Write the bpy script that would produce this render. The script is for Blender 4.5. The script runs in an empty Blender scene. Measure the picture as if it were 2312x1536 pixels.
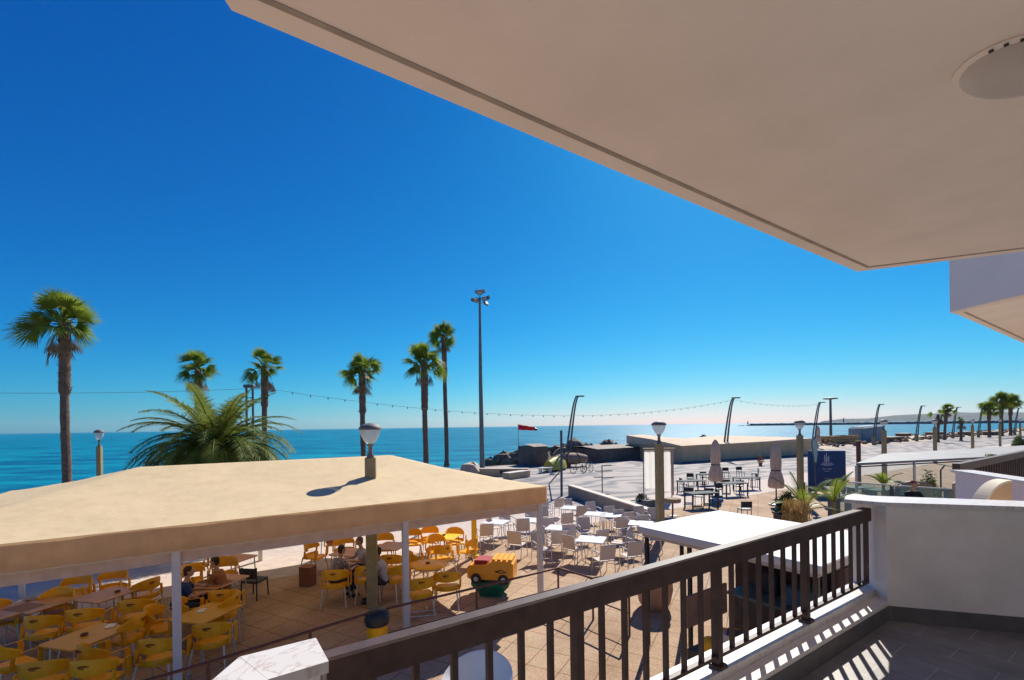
import bpy, math, random
from mathutils import Vector, Matrix
R = math.radians
random.seed(7)
S = bpy.context.scene
COL = S.collection
# ---------------------------------------------------------------- camera
F_PX, CX, CY, EYE, ROLL = 1040.0, 1156.0, 963.0, 4.3, R(0.8)
cam_d = bpy.data.cameras.new('camera'); cam = bpy.data.objects.new('camera', cam_d); COL.objects.link(cam)
cam_d.sensor_fit = 'HORIZONTAL'; cam_d.sensor_width = 36; cam_d.lens = F_PX/2312*36
cam_d.shift_y = (CY-768)/2312; cam_d.clip_start = .05; cam_d.clip_end = 90000
cr, sr = math.cos(ROLL), math.sin(ROLL)
cam.matrix_world = Matrix(((cr, sr, 0, 0), (0, 0, -1, 0), (-sr, cr, 0, EYE), (0, 0, 0, 1)))
S.camera = cam
# ---------------------------------------------------------------- world and sun
SUN_AZ, SUN_EL = R(24), R(41)
W = bpy.data.worlds.new('World'); S.world = W; W.use_nodes = True
nt = W.node_tree; nt.nodes.clear()
sky = nt.nodes.new('ShaderNodeTexSky'); sky.sky_type = 'NISHITA'; sky.sun_disc = False
sky.sun_elevation = SUN_EL; sky.sun_rotation = SUN_AZ; sky.altitude = 0; sky.air_density = 1.0; sky.dust_density = 0.3; sky.ozone_density = 3.0
sep = nt.nodes.new('ShaderNodeSeparateColor'); com = nt.nodes.new('ShaderNodeCombineColor')
nt.links.new(sky.outputs[0], sep.inputs[0])
for i, (pw, gn) in enumerate(((3.3, .00145), (1.28, .222), (.80, .86))):   # polarised, saturated rendition of the sky
    p_ = nt.nodes.new('ShaderNodeMath'); p_.operation = 'POWER'; p_.inputs[1].default_value = pw
    g_ = nt.nodes.new('ShaderNodeMath'); g_.operation = 'MULTIPLY'; g_.inputs[1].default_value = gn
    nt.links.new(sep.outputs[i], p_.inputs[0]); nt.links.new(p_.outputs[0], g_.inputs[0]); nt.links.new(g_.outputs[0], com.inputs[i])
bg = nt.nodes.new('ShaderNodeBackground'); bg.inputs[1].default_value = .10
wo = nt.nodes.new('ShaderNodeOutputWorld')
nt.links.new(com.outputs[0], bg.inputs[0]); nt.links.new(bg.outputs[0], wo.inputs[0])
sun_d = bpy.data.lights.new('sun', 'SUN'); sun_d.energy = 3.9; sun_d.angle = R(.5); sun_d.color = (1, .94, .84)
sun = bpy.data.objects.new('sun', sun_d); COL.objects.link(sun)
sdir = Vector((math.sin(SUN_AZ)*math.cos(SUN_EL), math.cos(SUN_AZ)*math.cos(SUN_EL), math.sin(SUN_EL)))
sun.rotation_euler = sdir.to_track_quat('Z', 'Y').to_euler()
S.view_settings.view_transform = 'Standard'; S.view_settings.look = 'None'; S.view_settings.gamma = 1
S.view_settings.exposure = 0.8
S.render.engine = 'CYCLES'
# ---------------------------------------------------------------- placement helpers
RA = R(33.8); UC, US = math.cos(RA), math.sin(RA)          # u runs along the balcony rail, n points out to sea
def un(u, n, z=0): return Vector((UC*u-US*n, US*u+UC*n, z))
def ray(px, py):
    a, b = px-CX, -(py-CY)
    return Vector(((a*cr+b*sr)/F_PX, 1, (-a*sr+b*cr)/F_PX))
def G(px, py, h=0):                                         # point of height h on the sight line
    r = ray(px, py); t = (h-EYE)/r.z
    return Vector((r.x*t, t, h))
def D(px, py, y):
    r = ray(px, py); return Vector((r.x*y, y, EYE+r.z*y))
# ---------------------------------------------------------------- materials
MATS = {}
def mat(name, c, rough=.7, var=.12, scale=6.0, bump=0.0, bscale=None, metal=0, trans=0, spec=.4, c2=None, detail=4, dist=.02, dirt=0, dscale=1.5, rand=0):
    if name in MATS: return MATS[name]
    m = bpy.data.materials.new(name); m.use_nodes = True; t = m.node_tree; N = t.nodes; L = t.links
    b = N['Principled BSDF']; out = N['Material Output']
    b.inputs['Roughness'].default_value = rough; b.inputs['Metallic'].default_value = metal
    b.inputs['Specular IOR Level'].default_value = spec
    tc = N.new('ShaderNodeTexCoord'); nz = N.new('ShaderNodeTexNoise'); nz.inputs['Scale'].default_value = scale; nz.inputs['Detail'].default_value = detail
    L.new(tc.outputs['Object'], nz.inputs['Vector'])
    rp = N.new('ShaderNodeValToRGB'); rp.color_ramp.elements[0].position = .3; rp.color_ramp.elements[1].position = .7
    lo = c2 if c2 else tuple(max(0, x*(1-var)) for x in c); hi = c if c2 else tuple(min(1, x*(1+var)) for x in c)
    rp.color_ramp.elements[0].color = (*lo, 1); rp.color_ramp.elements[1].color = (*hi, 1)
    L.new(nz.outputs['Fac'], rp.inputs[0]); col = rp.outputs[0]
    if dirt:
        dn = N.new('ShaderNodeTexNoise'); dn.inputs['Scale'].default_value = dscale; dn.inputs['Detail'].default_value = 9; dn.inputs['Roughness'].default_value = .68
        L.new(tc.outputs['Object'], dn.inputs['Vector'])
        dr = N.new('ShaderNodeValToRGB'); dr.color_ramp.elements[0].position = .34; dr.color_ramp.elements[0].color = (1-dirt, 1-dirt*1.1, 1-dirt*1.25, 1); dr.color_ramp.elements[1].position = .54; dr.color_ramp.elements[1].color = (1, 1, 1, 1)
        dm = N.new('ShaderNodeMix'); dm.data_type = 'RGBA'; dm.blend_type = 'MULTIPLY'; dm.inputs[0].default_value = 1
        L.new(dn.outputs['Fac'], dr.inputs[0]); L.new(col, dm.inputs[6]); L.new(dr.outputs[0], dm.inputs[7]); col = dm.outputs[2]
    if rand:
        oi = N.new('ShaderNodeObjectInfo'); mr = N.new('ShaderNodeMapRange'); mr.inputs[3].default_value = 1-rand; mr.inputs[4].default_value = 1+rand*.6
        hv = N.new('ShaderNodeHueSaturation'); L.new(oi.outputs['Random'], mr.inputs[0]); L.new(mr.outputs[0], hv.inputs['Value']); L.new(col, hv.inputs['Color']); col = hv.outputs[0]
    L.new(col, b.inputs['Base Color'])
    if bump:
        n2 = N.new('ShaderNodeTexNoise'); n2.inputs['Scale'].default_value = bscale or scale*6; n2.inputs['Detail'].default_value = 5
        L.new(tc.outputs['Object'], n2.inputs['Vector'])
        bp = N.new('ShaderNodeBump'); bp.inputs['Strength'].default_value = bump; bp.inputs['Distance'].default_value = dist
        L.new(n2.outputs['Fac'], bp.inputs['Height']); L.new(bp.outputs[0], b.inputs['Normal'])
    if trans:
        tr = N.new('ShaderNodeBsdfTranslucent'); mx = N.new('ShaderNodeMixShader'); mx.inputs[0].default_value = trans
        L.new(col, tr.inputs[0]); L.new(b.outputs[0], mx.inputs[1]); L.new(tr.outputs[0], mx.inputs[2]); L.new(mx.outputs[0], out.inputs[0])
    MATS[name] = m; return m
def glassy(name, c, alpha):
    m = bpy.data.materials.new(name); m.use_nodes = True; t = m.node_tree; N = t.nodes; L = t.links
    b = N['Principled BSDF']; b.inputs['Base Color'].default_value = (*c, 1); b.inputs['Roughness'].default_value = .08
    tp = N.new('ShaderNodeBsdfTransparent'); tp.inputs[0].default_value = (*[min(1, .55+x*.45) for x in c], 1)
    mx = N.new('ShaderNodeMixShader'); mx.inputs[0].default_value = alpha
    L.new(tp.outputs[0], mx.inputs[1]); L.new(b.outputs[0], mx.inputs[2]); L.new(mx.outputs[0], N['Material Output'].inputs[0])
    MATS[name] = m; return m
# ---------------------------------------------------------------- mesh builder
class MB:
    def __init__(s): s.v = []; s.f = []
    def add(s, vs, fs):
        k = len(s.v); s.v += [tuple(v) for v in vs]; s.f += [tuple(i+k for i in f) for f in fs]; return s
    def box(s, c, d, rz=0, rx=0, ry=0):
        M = Matrix.Rotation(rz, 3, 'Z') @ Matrix.Rotation(ry, 3, 'Y') @ Matrix.Rotation(rx, 3, 'X'); c = Vector(c)
        vs = [c+M @ Vector((x*d[0]/2, y*d[1]/2, z*d[2]/2)) for z in (-1, 1) for y in (-1, 1) for x in (-1, 1)]
        return s.add(vs, [(0, 2, 3, 1), (4, 5, 7, 6), (0, 1, 5, 4), (2, 6, 7, 3), (0, 4, 6, 2), (1, 3, 7, 5)])
    def bbox(s, c, d, b=.01):                                # box with chamfered vertical and top edges
        x, y, z = d[0]/2, d[1]/2, d[2]/2; b = min(b, x*.9, y*.9); e = min(b, z*.45)
        pl = [(-x+b, -y), (x-b, -y), (x, -y+b), (x, y-b), (x-b, y), (-x+b, y), (-x, y-b), (-x, -y+b)]
        return s.loft([[(c[0]+p[0]*k, c[1]+p[1]*j, c[2]+h) for p in pl] for (k, j, h) in
                       ((1-e/x, 1-e/y, -z), (1, 1, -z+e), (1, 1, z-e), (1-e/x, 1-e/y, z))])
    def loft(s, rings, cap=True, closed=True):
        k = len(s.v); n = len(rings[0])
        for r in rings: s.v += [tuple(p) for p in r]
        for i in range(len(rings)-1):
            for j in range(n if closed else n-1):
                a = k+i*n+j; b = k+i*n+(j+1) % n; s.f.append((a, b, b+n, a+n))
        if cap and closed: s.f.append(tuple(k+j for j in reversed(range(n)))); s.f.append(tuple(k+(len(rings)-1)*n+j for j in range(n)))
        return s
    def tube(s, pts, r, seg=8, sx=1.0, cap=True):
        pts = [Vector(p) for p in pts]; rr = r if isinstance(r, (list, tuple)) else [r]*len(pts); rings = []
        up = Vector((0, 0, 1)); x0 = None
        for i, p in enumerate(pts):
            t = (pts[min(i+1, len(pts)-1)]-pts[max(i-1, 0)]).normalized()
            if x0 is None: x0 = t.cross(up) if abs(t.z) < .95 else t.cross(Vector((0, 1, 0)))
            x0 = (x0-t*x0.dot(t)).normalized(); y0 = t.cross(x0)
            rings.append([p+x0*math.cos(a)*rr[i]*sx+y0*math.sin(a)*rr[i] for a in [2*math.pi*j/seg for j in range(seg)]])
        return s.loft(rings, cap)
    def lathe(s, prof, seg=16, c=(0, 0, 0)):
        return s.loft([[(c[0]+r*math.cos(2*math.pi*j/seg), c[1]+r*math.sin(2*math.pi*j/seg), c[2]+z) for j in range(seg)] for r, z in prof])
    def prism(s, poly, z0, z1):
        return s.loft([[(p[0], p[1], z0) for p in poly], [(p[0], p[1], z1) for p in poly]])
    def ball(s, c, r, seg=10, rings=7):
        r = (r, r, r) if not isinstance(r, (list, tuple)) else r
        return s.loft([[(c[0]+r[0]*math.sin(t)*math.cos(a), c[1]+r[1]*math.sin(t)*math.sin(a), c[2]-r[2]*math.cos(t)) for a in [2*math.pi*j/seg for j in range(seg)]]
                       for t in [.02+(math.pi-.04)*i/(rings-1) for i in range(rings)]])
    def off(s, d): s.v = [(v[0]-d[0], v[1]-d[1], v[2]-d[2]) for v in s.v]; return s
    def build(s, name, m, parent=None, smooth=False, loc=(0, 0, 0), rz=0):
        me = bpy.data.meshes.new(name); me.from_pydata(s.v, [], s.f); me.update()
        me.materials.append(m)
        if smooth:
            me.polygons.foreach_set('use_smooth', [True]*len(me.polygons))
            try: me.set_sharp_from_angle(angle=R(40))
            except Exception: pass
        o = bpy.data.objects.new(name, me); COL.objects.link(o); o.location = loc; o.rotation_euler = (0, 0, rz)
        if parent: o.parent = parent
        return o
def tag(o, label=None, cat=None, group=None, kind=None):
    if label: o['label'] = label
    if cat: o['category'] = cat
    if group: o['group'] = group
    if kind: o['kind'] = kind
    return o
def thing(name, label, cat, loc=(0, 0, 0), rz=0, group=None):
    o = bpy.data.objects.new(name, None); COL.objects.link(o); o.location = loc; o.rotation_euler = (0, 0, rz)
    o.empty_display_size = .2
    return tag(o, label, cat, group)
def kids(o): return [c for c in ALLKIDS.get(o.name, [])] or list(o.children)
ALLKIDS = {}
def copy_tree(o, parent=None):
    c = o.copy(); COL.objects.link(c)
    if parent: c.parent = parent
    for ch in o.children: copy_tree(ch, c)
    return c
def place(proto, used, loc, rz, label, group=None, scale=None):
    o = proto if not used else copy_tree(proto)
    o.location = loc; o.rotation_euler = (0, 0, rz); o['label'] = label
    if group: o['group'] = group
    if scale: o.scale = (scale, scale, scale)
    return o
# ---------------------------------------------------------------- setting materials
def mat_ground():
    m = bpy.data.materials.new('beige_paving'); m.use_nodes = True; t = m.node_tree; N = t.nodes; L = t.links; b = N['Principled BSDF']
    b.inputs['Roughness'].default_value = .85; b.inputs['Specular IOR Level'].default_value = .2
    tc = N.new('ShaderNodeTexCoord')
    vo = N.new('ShaderNodeTexVoronoi'); vo.inputs['Scale'].default_value = 15; vo.feature = 'DISTANCE_TO_EDGE'
    vc = N.new('ShaderNodeTexVoronoi'); vc.inputs['Scale'].default_value = 15
    nz = N.new('ShaderNodeTexNoise'); nz.inputs['Scale'].default_value = .8; nz.inputs['Detail'].default_value = 6
    mp = N.new('ShaderNodeMapping'); mp.inputs['Rotation'].default_value = (0, 0, R(28))
    br = N.new('ShaderNodeTexBrick'); br.offset = 0; br.inputs['Scale'].default_value = 1; br.inputs['Brick Width'].default_value = .62; br.inputs['Row Height'].default_value = .62
    br.inputs['Mortar Size'].default_value = .012; br.inputs['Mortar Smooth'].default_value = .3
    br.inputs['Color1'].default_value = (1, 1, 1, 1); br.inputs['Color2'].default_value = (.9, .87, .85, 1); br.inputs['Mortar'].default_value = (.45, .36, .30, 1)
    for x in (vo, vc, nz): L.new(tc.outputs['Object'], x.inputs['Vector'])
    L.new(tc.outputs['Object'], mp.inputs[0]); L.new(mp.outputs[0], br.inputs['Vector'])
    r1 = N.new('ShaderNodeValToRGB'); r1.color_ramp.elements[0].position = .3; r1.color_ramp.elements[0].color = (.38, .25, .155, 1); r1.color_ramp.elements[1].position = .7; r1.color_ramp.elements[1].color = (.57, .41, .275, 1)
    L.new(nz.outputs['Fac'], r1.inputs[0])
    r2 = N.new('ShaderNodeValToRGB'); r2.color_ramp.elements[0].color = (.70, .64, .58, 1); r2.color_ramp.elements[1].position = .12; r2.color_ramp.elements[1].color = (1, 1, 1, 1)
    L.new(vo.outputs['Distance'], r2.inputs[0])
    x1 = N.new('ShaderNodeMix'); x1.data_type = 'RGBA'; x1.blend_type = 'MULTIPLY'; x1.inputs[0].default_value = .65
    x2 = N.new('ShaderNodeMix'); x2.data_type = 'RGBA'; x2.blend_type = 'MULTIPLY'; x2.inputs[0].default_value = .9
    x3 = N.new('ShaderNodeMix'); x3.data_type = 'RGBA'; x3.blend_type = 'MULTIPLY'; x3.inputs[0].default_value = .12
    L.new(r1.outputs[0], x1.inputs[6]); L.new(r2.outputs[0], x1.inputs[7]); L.new(x1.outputs[2], x2.inputs[6]); L.new(br.outputs[0], x2.inputs[7])
    L.new(x2.outputs[2], x3.inputs[6]); L.new(vc.outputs['Color'], x3.inputs[7]); L.new(x3.outputs[2], b.inputs['Base Color'])
    bp = N.new('ShaderNodeBump'); bp.inputs['Strength'].default_value = .5; bp.inputs['Distance'].default_value = .02
    L.new(r2.outputs[0], bp.inputs['Height']); L.new(bp.outputs[0], b.inputs['Normal'])
    return m
def mat_prom():
    m = bpy.data.materials.new('promenade_stone'); m.use_nodes = True; t = m.node_tree; N = t.nodes; L = t.links; b = N['Principled BSDF']
    b.inputs['Roughness'].default_value = .8; b.inputs['Specular IOR Level'].default_value = .25
    tc = N.new('ShaderNodeTexCoord'); mp = N.new('ShaderNodeMapping'); mp.inputs['Rotation'].default_value = (0, 0, -RA)
    L.new(tc.outputs['Object'], mp.inputs[0])
    wv = N.new('ShaderNodeTexWave'); wv.bands_direction = 'Y'; wv.inputs['Scale'].default_value = .13; wv.inputs['Distortion'].default_value = 14; wv.inputs['Detail'].default_value = 2; wv.inputs['Detail Scale'].default_value = 1.2
    L.new(mp.outputs[0], wv.inputs['Vector'])
    nz = N.new('ShaderNodeTexNoise'); nz.inputs['Scale'].default_value = .9; nz.inputs['Detail'].default_value = 12; nz.inputs['Roughness'].default_value = .7; L.new(tc.outputs['Object'], nz.inputs['Vector'])
    ad = N.new('ShaderNodeMath'); ad.operation = 'MULTIPLY_ADD'; ad.inputs[1].default_value = .55; L.new(wv.outputs['Fac'], ad.inputs[0])
    m2 = N.new('ShaderNodeMath'); m2.operation = 'MULTIPLY'; m2.inputs[1].default_value = .5; L.new(nz.outputs['Fac'], m2.inputs[0]); L.new(m2.outputs[0], ad.inputs[2])
    r1 = N.new('ShaderNodeValToRGB'); r1.color_ramp.elements[0].position = .2; r1.color_ramp.elements[0].color = (.13, .13, .14, 1); r1.color_ramp.elements[1].position = .72; r1.color_ramp.elements[1].color = (.37, .32, .285, 1)
    L.new(ad.outputs[0], r1.inputs[0]); L.new(r1.outputs[0], b.inputs['Base Color'])
    vo = N.new('ShaderNodeTexVoronoi'); vo.inputs['Scale'].default_value = 8; L.new(tc.outputs['Object'], vo.inputs['Vector'])
    bp = N.new('ShaderNodeBump'); bp.inputs['Strength'].default_value = .3; bp.inputs['Distance'].default_value = .02
    L.new(vo.outputs['Distance'], bp.inputs['Height']); L.new(bp.outputs[0], b.inputs['Normal'])
    return m
def mat_sea():
    m = bpy.data.materials.new('sea_water'); m.use_nodes = True; t = m.node_tree; N = t.nodes; L = t.links; b = N['Principled BSDF']
    b.inputs['Roughness'].default_value = .35; b.inputs['Specular IOR Level'].default_value = .09
    tc = N.new('ShaderNodeTexCoord'); mp = N.new('ShaderNodeMapping'); mp.inputs['Scale'].default_value = (.02, .055, 1); mp.inputs['Rotation'].default_value = (0, 0, R(-12))
    L.new(tc.outputs['Object'], mp.inputs[0])
    nz = N.new('ShaderNodeTexNoise'); nz.inputs['Scale'].default_value = 1.6; nz.inputs['Detail'].default_value = 11; nz.inputs['Roughness'].default_value = .72; L.new(mp.outputs[0], nz.inputs['Vector'])
    r1 = N.new('ShaderNodeValToRGB'); r1.color_ramp.elements[0].position = .40; r1.color_ramp.elements[0].color = (.0, .07, .145, 1); r1.color_ramp.elements[1].position = .60; r1.color_ramp.elements[1].color = (.003, .26, .34, 1)
    L.new(nz.outputs['Fac'], r1.inputs[0]); L.new(r1.outputs[0], b.inputs['Base Color'])
    mp2 = N.new('ShaderNodeMapping'); mp2.inputs['Scale'].default_value = (.25, .8, 1); mp2.inputs['Rotation'].default_value = (0, 0, R(-12)); L.new(tc.outputs['Object'], mp2.inputs[0])
    n2 = N.new('ShaderNodeTexNoise'); n2.inputs['Scale'].default_value = 1; n2.inputs['Detail'].default_value = 8; L.new(mp2.outputs[0], n2.inputs['Vector'])
    bp = N.new('ShaderNodeBump'); bp.inputs['Strength'].default_value = .8; bp.inputs['Distance'].default_value = .5
    L.new(n2.outputs['Fac'], bp.inputs['Height']); L.new(bp.outputs[0], b.inputs['Normal'])
    return m
def mat_tiles():
    m = bpy.data.materials.new('grey_floor_tiles'); m.use_nodes = True; t = m.node_tree; N = t.nodes; L = t.links; b = N['Principled BSDF']
    b.inputs['Roughness'].default_value = .45
    tc = N.new('ShaderNodeTexCoord'); sx = N.new('ShaderNodeSeparateXYZ'); cx = N.new('ShaderNodeCombineXYZ')
    L.new(tc.outputs['Object'], sx.inputs[0]); L.new(sx.outputs[1], cx.inputs[0]); L.new(sx.outputs[0], cx.inputs[1])
    mp = N.new('ShaderNodeMapping'); mp.inputs['Location'].default_value = (-.012, -.13, 0); L.new(cx.outputs[0], mp.inputs[0])
    br = N.new('ShaderNodeTexBrick'); br.offset = .5; br.inputs['Scale'].default_value = 1; br.inputs['Brick Width'].default_value = .47; br.inputs['Row Height'].default_value = .237
    br.inputs['Mortar Size'].default_value = .0028; br.inputs['Mortar Smooth'].default_value = .2; br.inputs['Bias'].default_value = 0
    br.inputs['Color1'].default_value = (.27, .25, .225, 1); br.inputs['Color2'].default_value = (.22, .205, .188, 1); br.inputs['Mortar'].default_value = (.45, .42, .40, 1)
    L.new(mp.outputs[0], br.inputs['Vector'])
    nz = N.new('ShaderNodeTexNoise'); nz.inputs['Scale'].default_value = 5; nz.inputs['Detail'].default_value = 8; L.new(tc.outputs['Object'], nz.inputs['Vector'])
    r = N.new('ShaderNodeValToRGB'); r.color_ramp.elements[0].position = .3; r.color_ramp.elements[0].color = (.75, .75, .75, 1); r.color_ramp.elements[1].position = .7; r.color_ramp.elements[1].color = (1.15, 1.12, 1.1, 1)
    L.new(nz.outputs['Fac'], r.inputs[0])
    x = N.new('ShaderNodeMix'); x.data_type = 'RGBA'; x.blend_type = 'MULTIPLY'; x.inputs[0].default_value = 1; L.new(br.outputs[0], x.inputs[6]); L.new(r.outputs[0], x.inputs[7]); L.new(x.outputs[2], b.inputs['Base Color'])
    return m
def mat_marble():
    m = mat('white_marble', (.66, .63, .60), rough=.35, var=.06, scale=5)
    t = m.node_tree; N = t.nodes; L = t.links; tc = N.new('ShaderNodeTexCoord'); b = N['Principled BSDF']
    wv = N.new('ShaderNodeTexNoise'); wv.inputs['Scale'].default_value = 4; wv.inputs['Detail'].default_value = 7; wv.inputs['Distortion'].default_value = 2.5; L.new(tc.outputs['Object'], wv.inputs['Vector'])
    r = N.new('ShaderNodeValToRGB'); e = r.color_ramp.elements; e[0].position = .47; e[0].color = (.64, .60, .565, 1); e[1].position = .53; e[1].color = (.66, .62, .585, 1)
    k = r.color_ramp.elements.new(.5); k.color = (.52, .42, .37, 1); L.new(wv.outputs['Fac'], r.inputs[0]); L.new(r.outputs[0], b.inputs['Base Color']); return m

PLASTER = mat('warm_plaster', (.92, .825, .75), rough=.9, var=.04, scale=1.6, bump=.35, bscale=22, dist=.006, dirt=.06, dscale=1.1)
WALLP = mat('white_wall_paint', (.84, .765, .69), rough=.85, var=.04, scale=2.5, bump=.3, bscale=30, dist=.005, dirt=.10, dscale=1.7)
LAV = mat('pale_lavender_paint', (.78, .71, .66), rough=.85, var=.04, scale=2, bump=.1, bscale=80, dist=.004)
PINK = mat('pink_wall_paint', (.74, .62, .62), rough=.85, var=.05, scale=2, bump=.1, bscale=80, dist=.004)
MARB = mat_marble()
GROOVE = mat('drip_groove_grey', (.40, .34, .29), rough=.9, var=.15, scale=9)
WOOD = mat('dark_brown_rail_paint', (.068, .038, .031), rough=.5, var=.25, scale=14, bump=.15, bscale=60, dist=.003, spec=.35)
TILES = mat_tiles()
SKIRT = mat('dark_skirting_tile', (.13, .12, .115), rough=.5, var=.15, scale=8)
CANVAS = mat('cream_canvas', (.80, .62, .36), rough=.8, var=.04, scale=1.2, bump=.3, bscale=4, dist=.03, trans=.22, dirt=.09, dscale=3.2)
VAL = mat('tan_valance_canvas', (.80, .52, .26), rough=.8, var=.08, scale=2, bump=.3, bscale=6, dist=.02, trans=.38, dirt=.12, dscale=3)
CONC = mat('olive_concrete', (.31, .25, .13), rough=.9, var=.15, scale=6, bump=.3, bscale=60, dist=.01)
WHITEP = mat('white_metal_paint', (.62, .58, .55), rough=.5, var=.06, scale=6)
BLACKM = mat('black_metal', (.025, .024, .026), rough=.45, var=.2, scale=10)
DKGREY = mat('dark_grey_metal', (.09, .10, .11), rough=.5, var=.15, scale=6)
GREYM = mat('lamp_cap_grey', (.17, .155, .14), rough=.65, var=.1, scale=12)
RUST = mat('rusty_brown_steel', (.13, .05, .035), rough=.75, var=.3, scale=25)
YEL = mat('yellow_plastic', (.95, .44, .006), rough=.42, var=.08, scale=9, spec=.4, trans=.08, rand=.16, dirt=.12, dscale=7)
YEL2 = mat('bright_yellow_plastic', (.85, .55, .02), rough=.4, var=.05, scale=5, spec=.5, trans=.1)
LOGO = mat('dark_red_print', (.16, .025, .01), rough=.6, var=.2, scale=20)
ALU = mat('brushed_aluminium', (.55, .53, .50), rough=.35, var=.1, scale=20, metal=.4)
TEXT = mat('off_white_mesh_fabric', (.64, .54, .46), rough=.8, var=.06, scale=30, trans=.08, rand=.12)
WHT = mat('white_plastic', (.74, .72, .69), rough=.35, var=.03, scale=5)
GLOBE = glassy('frosted_lamp_glass', (.75, .80, .82), .55)
GLASS = glassy('green_tinted_glass', (.55, .68, .62), .18)
BEIGE = mat('beige_wall_render', (.62, .42, .24), rough=.9, var=.08, scale=1.2, bump=.2, bscale=40, dist=.006)
SAND = mat('beach_sand', (.50, .40, .28), rough=.95, var=.12, scale=.6, bump=.4, bscale=5, dist=.1)
ROCK = mat('dark_sea_rock', (.19, .145, .11), rough=.85, var=.5, scale=1.2, bump=.8, bscale=6, dist=.15)
TRUNK = mat('palm_trunk_bark', (.16, .11, .08), rough=.95, var=.35, scale=9, bump=.8, bscale=20, dist=.05)
LEAF = mat('fan_palm_green', (.25, .31, .035), rough=.55, var=.5, scale=1.5, trans=.5, c2=(.11, .17, .022), spec=.2)
LEAFY = mat('date_palm_green', (.24, .28, .05), rough=.6, var=.5, scale=1.1, trans=.35, c2=(.10, .14, .035), spec=.15)
DRYL = mat('dry_palm_brown', (.22, .14, .07), rough=.8, var=.3, scale=6, trans=.1)
BUSH = mat('shrub_green', (.11, .17, .03), rough=.55, var=.5, scale=3, trans=.25, c2=(.03, .07, .015))
# ---------------------------------------------------------------- ground, promenade, sea, land far off
g = MB()
A, B, C_, D_ = un(-300, -120), un(700, -120), un(700, 43), un(-300, 43)
g.prism([A, B, C_, D_], -4.5, 0)
tag(g.build('ground', mat_ground()), kind='structure')
g = MB(); g.add([un(-300, 18.6, .004), un(700, 18.6, .004), un(700, 42.6, .004), un(-300, 42.6, .004)], [(0, 1, 2, 3)])
tag(g.build('promenade', mat_prom()), kind='structure')
g = MB(); g.add([un(-300, 14.9, .004), un(700, 14.9, .004), un(700, 18.6, .004), un(-300, 18.6, .004)], [(0, 1, 2, 3)])
tag(g.build('pavement', mat('pale_pink_cobbles', (.52, .43, .37), rough=.9, var=.12, scale=3, bump=.5, bscale=14, dist=.02, detail=8)), kind='structure')
SEA_Z = -3.2
g = MB(); g.add([(-45000, -2000, SEA_Z), (45000, -2000, SEA_Z), (45000, 45000, SEA_Z), (-45000, 45000, SEA_Z)], [(0, 1, 2, 3)])
tag(g.build('sea', mat_sea()), kind='structure')
# beach strip to the right, in front of the far palms
g = MB(); rows = []
for i in range(60):
    u = 78+i*9
    rows.append([un(u, n+1.2*math.sin(u*.13+n), z) for n, z in ((33, .012), (36, .10), (40, .35), (44, .25), (48, -.8), (56, -3.4))])
g.loft([r for r in rows], cap=False, closed=False)
tag(g.build('beach', SAND, smooth=True), kind='structure')
# hills beyond the bay
def hills(y, pts, name):
    g = MB(); top = [D(px, py, y) for px, py in pts]
    rings = []
    for i, p in enumerate(top):
        h = max(p.z, 2); w = h*6
        rings.append([(p.x, p.y-w, SEA_Z-.5), (p.x, p.y-w*.4, h*.45), (p.x, p.y, h), (p.x, p.y+w*.5, h*.5), (p.x, p.y+w, SEA_Z-.5)])
    g.loft(rings, cap=False, closed=False)
    return tag(g.build(name, mat('far_hill_green', (.045, .065, .06), rough=1, var=.3, scale=.002), smooth=True), kind='structure')
hills(9000, [(1860, 951), (1900, 946), (1960, 945), (2020, 938), (2060, 936), (2110, 934), (2160, 931), (2200, 932), (2250, 929), (2320, 932), (2400, 927), (2520, 930)], 'hills')
# breakwater with its two beacons
def blob_rock(g, c, r, rnd):
    k = len(g.v); g.ball(c, (r*rnd.uniform(.8, 1.3), r*rnd.uniform(.7, 1.2), r*rnd.uniform(.5, .9)), 7, 5)
    for i in range(k, len(g.v)):
        v = g.v[i]; g.v[i] = tuple(v[j]+rnd.uniform(-.18, .18)*r for j in range(3))
rnd = random.Random(3)
g = MB(); P0, P1 = D(1668, 955, 1250), D(2420, 945, 900)
rings = []
for i in range(120):
    t = i/119; p = P0.lerp(P1, t); w = 7; zt = rnd.uniform(.6, 2.2)+(1 if t > .05 else -3)
    rings.append([(p.x, p.y-w, SEA_Z-.3), (p.x, p.y-w*.5, zt-1.2+rnd.uniform(-.5, .5)), (p.x, p.y-1, zt), (p.x, p.y+2, zt), (p.x, p.y+w, SEA_Z-.3)])
g.loft(rings, cap=False, closed=False)
tag(g.build('breakwater', mat('breakwater_rock', (.13, .12, .115), rough=.9, var=.4, scale=.05)), 'long low rock breakwater across the bay, far off under the hills', 'breakwater')
for px, yy, hh, lab in ((1688, 1240, 9, 'tiny beacon tower at the seaward tip of the far breakwater'), (1904, 1130, 13, 'small dark beacon tower halfway along the far breakwater')):
    p = D(px, 952, yy); t = thing('beacon', lab, 'beacon', (p.x, p.y-1, .8), 0, 'beacons on the breakwater')
    MB().lathe([(3.2, 0), (3.0, 1.5), (1.6, 1.8), (1.2, hh*.8), (1.7, hh*.82), (1.7, hh*.86)], 12).build('tower', mat('beacon_white', (.35, .35, .36)), t)
    MB().lathe([(1, hh*.86), (1, hh*.95), (.2, hh)], 10).build('lantern', DKGREY, t)
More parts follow.
